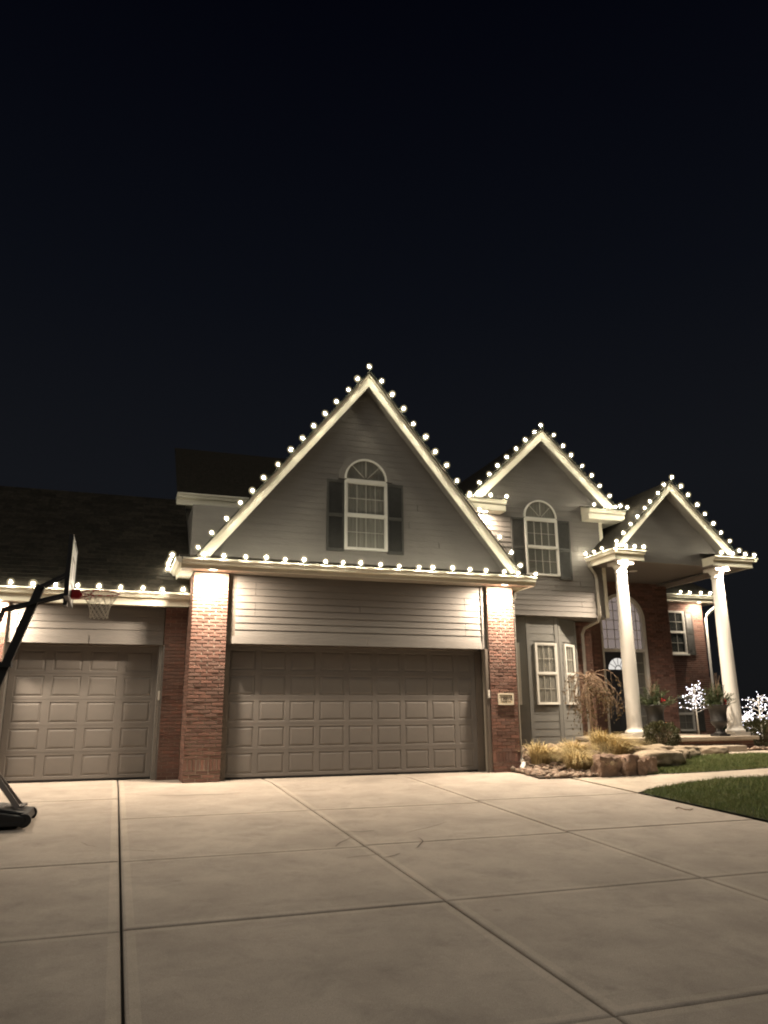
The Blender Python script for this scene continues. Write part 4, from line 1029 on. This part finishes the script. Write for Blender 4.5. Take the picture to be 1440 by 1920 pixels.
# ================================================================== plants
def grass_clump(px, py, n, L, lean, label, seed):
    p = gp(px, py); rnd = random.Random(seed); b = MB()
    for k in range(n):
        a = rnd.uniform(0, 6.283); r = rnd.uniform(0, .27); o = p+Vector((r*math.cos(a), r*math.sin(a), .02)); l = L*rnd.uniform(.5, 1.15)
        out_ = Vector((math.cos(a), math.sin(a), 0))*rnd.uniform(.3, 1.15)+Vector((lean[0], lean[1], 0))*rnd.uniform(.5, 1.6)
        w = rnd.uniform(.005, .010); sd = Vector((-out_.y, out_.x, 0)).normalized()*w; prev = None
        for q in range(6):
            t = q/5; c = o+out_*l*(t**1.5)*.85+Vector((0, 0, l*(1.05*t-.62*t*t*(.7+.5*out_.length))))
            c.z = max(c.z, G(c.x, c.y)+.04)
            ww_ = sd*(1-t*.85)
            if prev: b.quad(prev[0]-prev[1], prev[0]+prev[1], c+ww_, c-ww_)
            prev = (c, ww_)
    o = b.build('ornamental_grass', 'dry_grass'); return tag(o, label, 'ornamental grass', 'ornamental grasses in the planting bed')
grass_clump(1020, 1434, 1000, .82, (.35, -.15), 'golden green arching grass clump near the downspout elbow', 1)
grass_clump(1087, 1446, 900, .74, (.15, -.25), 'low tangled tan grass clump beside the red stone block', 2)
grass_clump(1080, 1424, 800, .74, (.1, -.1), 'faded yellow grass clump between the bay and the tangled tan clump', 3)
grass_clump(1135, 1412, 1300, .90, (.35, -.1), 'large bright yellow grass clump under the weeping tree', 4)
grass_clump(1160, 1420, 800, .75, (.3, -.15), 'small golden grass clump drooping toward the drain pipe', 5)
# weeping tree
def weeping_tree(px, py, H):
    p = onY(px, py, .95); p.z = G(p.x, p.y)+.03; rnd = random.Random(11); t = thing('weeping_tree', p, 'small weeping tree with bare arching branches and brown leaves in front of the bay', 'tree')
    b = MB(); top = p+Vector((-.03, 0, H*.60))
    b.tube([p, p+Vector((.01, 0, H*.25)), p+Vector((-.01, 0, H*.42)), top, top+Vector((-.03, .01, H*.24))], [.042, .036, .034, .032, .015], 8); b.build('trunk', 'bark', t, smooth=True)
    br = MB(); lf = MB()
    for k in range(58):
        a = rnd.uniform(0, 6.283); right = .5+.5*math.cos(a)
        s = top+Vector((rnd.uniform(-.04, .04), rnd.uniform(-.04, .04), rnd.uniform(-.08, H*.25)))
        R = rnd.uniform(.32, .62)+.42*max(0, math.cos(a))*rnd.random(); rise = rnd.uniform(.06, .26); drop = rnd.uniform(.45, 1.05)*(.75+.35*right)
        pts = []
        for q in range(11):
            u = q/10; x = R*(1-(1-u)**1.8); z = rise*math.sin(min(1, u*2.2)*math.pi/2)-drop*max(0, u-.16)**1.6/(.84**1.6)
            c = s+Vector((math.cos(a)*x, math.sin(a)*x*.8, z))+Vector((rnd.uniform(-.015, .015), rnd.uniform(-.015, .015), rnd.uniform(-.012, .012)))
            c.z = max(c.z, p.z+.18); pts.append(c)
        r_ = rnd.uniform(.006, .012); br.tube(pts, [r_*(1-.7*q/10) for q in range(11)], 4, False)
        for m_ in range(2):
            j = rnd.randint(3, 7); e = pts[j]+Vector((rnd.uniform(-.2, .2), rnd.uniform(-.2, .2), -rnd.uniform(.2, .5))); e.z = max(e.z, p.z+.2); mid = (pts[j]+e)/2+Vector((0, 0, .06)); br.tube([pts[j], mid, e], [.004, .003, .002], 3, False)
            pts2 = [mid, e]
            pts.extend(pts2 if rnd.random() < .6 else [])
        dens = 1 if math.cos(a) > -.2 else .6
        for q in range(int(20*dens)):
            j = rnd.randint(6, len(pts)-1); c = pts[j]+Vector((rnd.uniform(-.06, .06), rnd.uniform(-.06, .06), rnd.uniform(-.1, .03)))
            if rnd.random() > dens: continue
            L = rnd.uniform(.04, .085); d = Vector((rnd.uniform(-.6, .6), rnd.uniform(-.6, .6), -1)).normalized()*L; sd = Vector((rnd.uniform(-1, 1), rnd.uniform(-1, 1), rnd.uniform(-.3, .3))).normalized()*L*.32
            lf.quad(c, c+d*.5+sd, c+d, c+d*.5-sd)
    br.build('branches', 'twig', t); o = lf.build('leaves', 'dead_leaf', t); o['kind'] = 'stuff'
weeping_tree(1111, 1398, 1.95)
# rounded shrubs
def shrub(c, rx, rz, n, label, m='box_leaf', seed=1, group='clipped evergreen shrubs by the porch'):
    rnd = random.Random(seed); c = Vector(c); t = thing('shrub', c, label, 'shrub', group)
    b = MB(); st = MB()
    for k in range(14):
        a = rnd.uniform(0, 6.28); e = c+Vector((math.cos(a)*rx*.6, math.sin(a)*rx*.6, rz*rnd.uniform(.8, 1.7))); st.tube([c+Vector((0, 0, -.02)), (c+e)/2+Vector((0, 0, .05)), e], [.018, .012, .004], 4, False)
    st.build('stem', 'bark', t)
    from mathutils import noise
    for k in range(n):
        v = Vector((rnd.gauss(0, 1), rnd.gauss(0, 1), rnd.gauss(0, 1))).normalized(); rr = rnd.uniform(.55, 1.0)**.5*(1+.22*noise.noise(v*2.6+c))+(.12*rnd.random() if rnd.random() < .1 else 0)
        q = c+Vector((v.x*rx*rr, v.y*rx*rr, rz+v.z*rz*rr)); q.z = max(q.z, c.z+.02)
        L = rnd.uniform(.02, .045); d = (v+Vector((rnd.uniform(-.8, .8), rnd.uniform(-.8, .8), rnd.uniform(-.2, .9)))).normalized()*L; sd = d.cross(Vector((rnd.uniform(-1, 1), rnd.uniform(-1, 1), rnd.uniform(-1, 1)))).normalized()*L*.33
        b.quad(q, q+d*.5+sd, q+d, q+d*.5-sd)
    o = b.build('foliage', m, t); o['kind'] = 'stuff'
p = onY(1243, 1395, .02); shrub((p.x, p.y, G(p.x, p.y)+.03), .40, .31, 7000, 'round dark green shrub in front of the porch between urn and boulders', seed=3)
p = onZ(1432, 1402, .30); shrub((p.x+.25, p.y+.3, .28), .50, .36, 8000, 'olive green shrub beside the porch corner below the glowing trees', seed=5)
# urns
def urn(x, y, label, lab2, seed):
    z0 = .607; t = thing('urn_planter', (x, y, z0), label, 'urn', 'tall black urns on the porch')
    b = MB(); b.box(x-.17, x+.17, y-.17, y+.17, z0, z0+.05); b.build('foot', 'urn_black', t, bevel=.008)
    b = MB(); b.lathe((x, y, z0+.05), [(.15, 0), (.155, .02), (.12, .04), (.065, .09), (.06, .12), (.08, .14), (.09, .15), (.16, .21), (.205, .28), (.215, .33), (.20, .345), (.205, .36), (.195, .38), (.20, .5), (.22, .6), (.25, .66), (.285, .685), (.29, .70), (.275, .705), (.24, .69), (.20, .64), (.05, .62)], 36)
    b.build('bowl', 'urn_black', t, smooth=True)
    rnd = random.Random(seed); c = Vector((x, y, z0+.70)); t2 = thing('evergreen_arrangement', c, lab2, 'plant', 'evergreen arrangements in the black urns')
    f = MB(); tw = MB()
    for k in range(95):
        a = rnd.uniform(0, 6.283); el_ = rnd.uniform(.3, 1.5); L = rnd.uniform(.28, .62); d = Vector((math.cos(a)*math.cos(el_), math.sin(a)*math.cos(el_), math.sin(el_)))
        s = c+Vector((rnd.uniform(-.12, .12), rnd.uniform(-.12, .12), -.03)); e = s+d*L
        f.tube([s, (s+e)/2+Vector((0, 0, .02)), e], [.005, .004, .002], 3, False)
        for q in range(60):
            u = rnd.uniform(.2, 1); o = s+d*L*u; nd_ = (d*.8+Vector((rnd.uniform(-1, 1), rnd.uniform(-1, 1), rnd.uniform(-1, 1)))).normalized()*rnd.uniform(.03, .06); sd = nd_.cross(Vector((rnd.uniform(-1, 1), rnd.uniform(-1, 1), 1))).normalized()*.006
            f.quad(o-sd, o+sd, o+nd_+sd*.3, o+nd_-sd*.3)
    o = f.build('fir_sprigs', 'fir', t2); o['kind'] = 'stuff'
    for k in range(14):
        a = rnd.uniform(0, 6.283); e = c+Vector((math.cos(a)*rnd.uniform(.05, .22), math.sin(a)*.15, rnd.uniform(.5, .85))); m_ = (c+e)/2+Vector((rnd.uniform(-.04, .04), 0, .04)); tw.tube([c+Vector((0, 0, -.03)), m_, e], [.005, .004, .002], 4, False)
        tw.tube([m_, m_+Vector((rnd.uniform(-.1, .1), 0, .14))], [.003, .0015], 3, False)
    tw.build('dry_twigs', 'twig', t2)
    b = MB(); b.tube([c+Vector((.03, -.16, -.03)), c+Vector((.02, -.15, .24))], [.022, .024], 8); b.build('birch_log', 'birch_white', t2)
    b = MB()
    for k in range(16):
        q = c+Vector((.14+rnd.uniform(-.06, .06), -.17+rnd.uniform(-.05, .05), .12+rnd.uniform(-.06, .08))); i = len(b.v); r = .018
        for v in IC1[0]: b.v.append(tuple(q+Vector(v)*r))
        for ff in IC1[1]: b.f.append(tuple(i+z for z in ff)); b.m.append(0)
    b.build('red_berries', 'berry', t2, smooth=True)
urn(11.02, .70, 'tall black urn between the shrub and the column near the front door', 'evergreen and red berry arrangement in the urn near the front door', 2)
urn(12.93, .72, 'tall black urn against the column at the outer corner of the porch', 'evergreen and red berry arrangement in the urn by the outer column', 4)
# glowing twig trees
LED = MB()
for v in ((1, 0, 0), (-1, 0, 0), (0, 1, 0), (0, -1, 0), (0, 0, 1), (0, 0, -1)): LED.v.append(tuple(x*.010 for x in v))
for f in ((0, 2, 4), (2, 1, 4), (1, 3, 4), (3, 0, 4), (2, 0, 5), (1, 2, 5), (3, 1, 5), (0, 3, 5)): LED.f.append(f); LED.m.append(0)
LED = LED.mesh('led', 'led_glow')
def led_tree(c, H, R, label, seed, z_low=.42):
    rnd = random.Random(seed); c = Vector(c); t = thing('lighted_tree', c, label, 'lighted tree', 'white twig trees with tiny lights')
    b = MB(); b.tube([c, c+Vector((-.01, 0, H*.5)), c+Vector((.0, 0, H*.97))], [.022, .018, .006], 7); b.build('trunk', 'birch_white', t, smooth=True)
    b = MB(); tips = []
    for k in range(17):
        u = z_low+(.95-z_low)*k/17; a = k*2.4+rnd.uniform(-.3, .3); L = R*(1.15-.75*(u-z_low)/(1-z_low))*rnd.uniform(.75, 1.1)
        s = c+Vector((0, 0, H*u)); d = Vector((math.cos(a), math.sin(a), .35)); pts = [s, s+d*L*.5+Vector((0, 0, .03)), s+d*L+Vector((0, 0, -.04))]
        b.tube(pts, [.008, .006, .003], 5, False)
        for q in range(5):
            o = pts[1].lerp(pts[2], rnd.random()) if q > 1 else pts[0].lerp(pts[1], rnd.uniform(.4, 1)); e = o+Vector((rnd.uniform(-1, 1), rnd.uniform(-1, 1), rnd.uniform(-.4, .8))).normalized()*rnd.uniform(.06, .16)
            b.tube([o, e], [.004, .002], 4, False); tips.append(e)
        tips.append(pts[2])
    b.build('branches', 'birch_white', t)
    for e in tips: inst('led', LED, e, t, (rnd.random(), rnd.random(), rnd.random()))
p = onZ(1311, 1377, .605); led_tree((p.x, p.y, .606), 1.36, .42, 'glowing white twig tree standing on the porch between the urns', 1)
p = onY(1432, 1392, 1.6); led_tree((p.x, 1.6, .22), 1.42, .58, 'tallest glowing white twig tree behind the olive shrub', 2, .40)
p = onY(1404, 1392, 2.1); led_tree((p.x, 2.1, .22), .95, .34, 'low glowing white twig tree just behind the outer porch column', 3, .30)
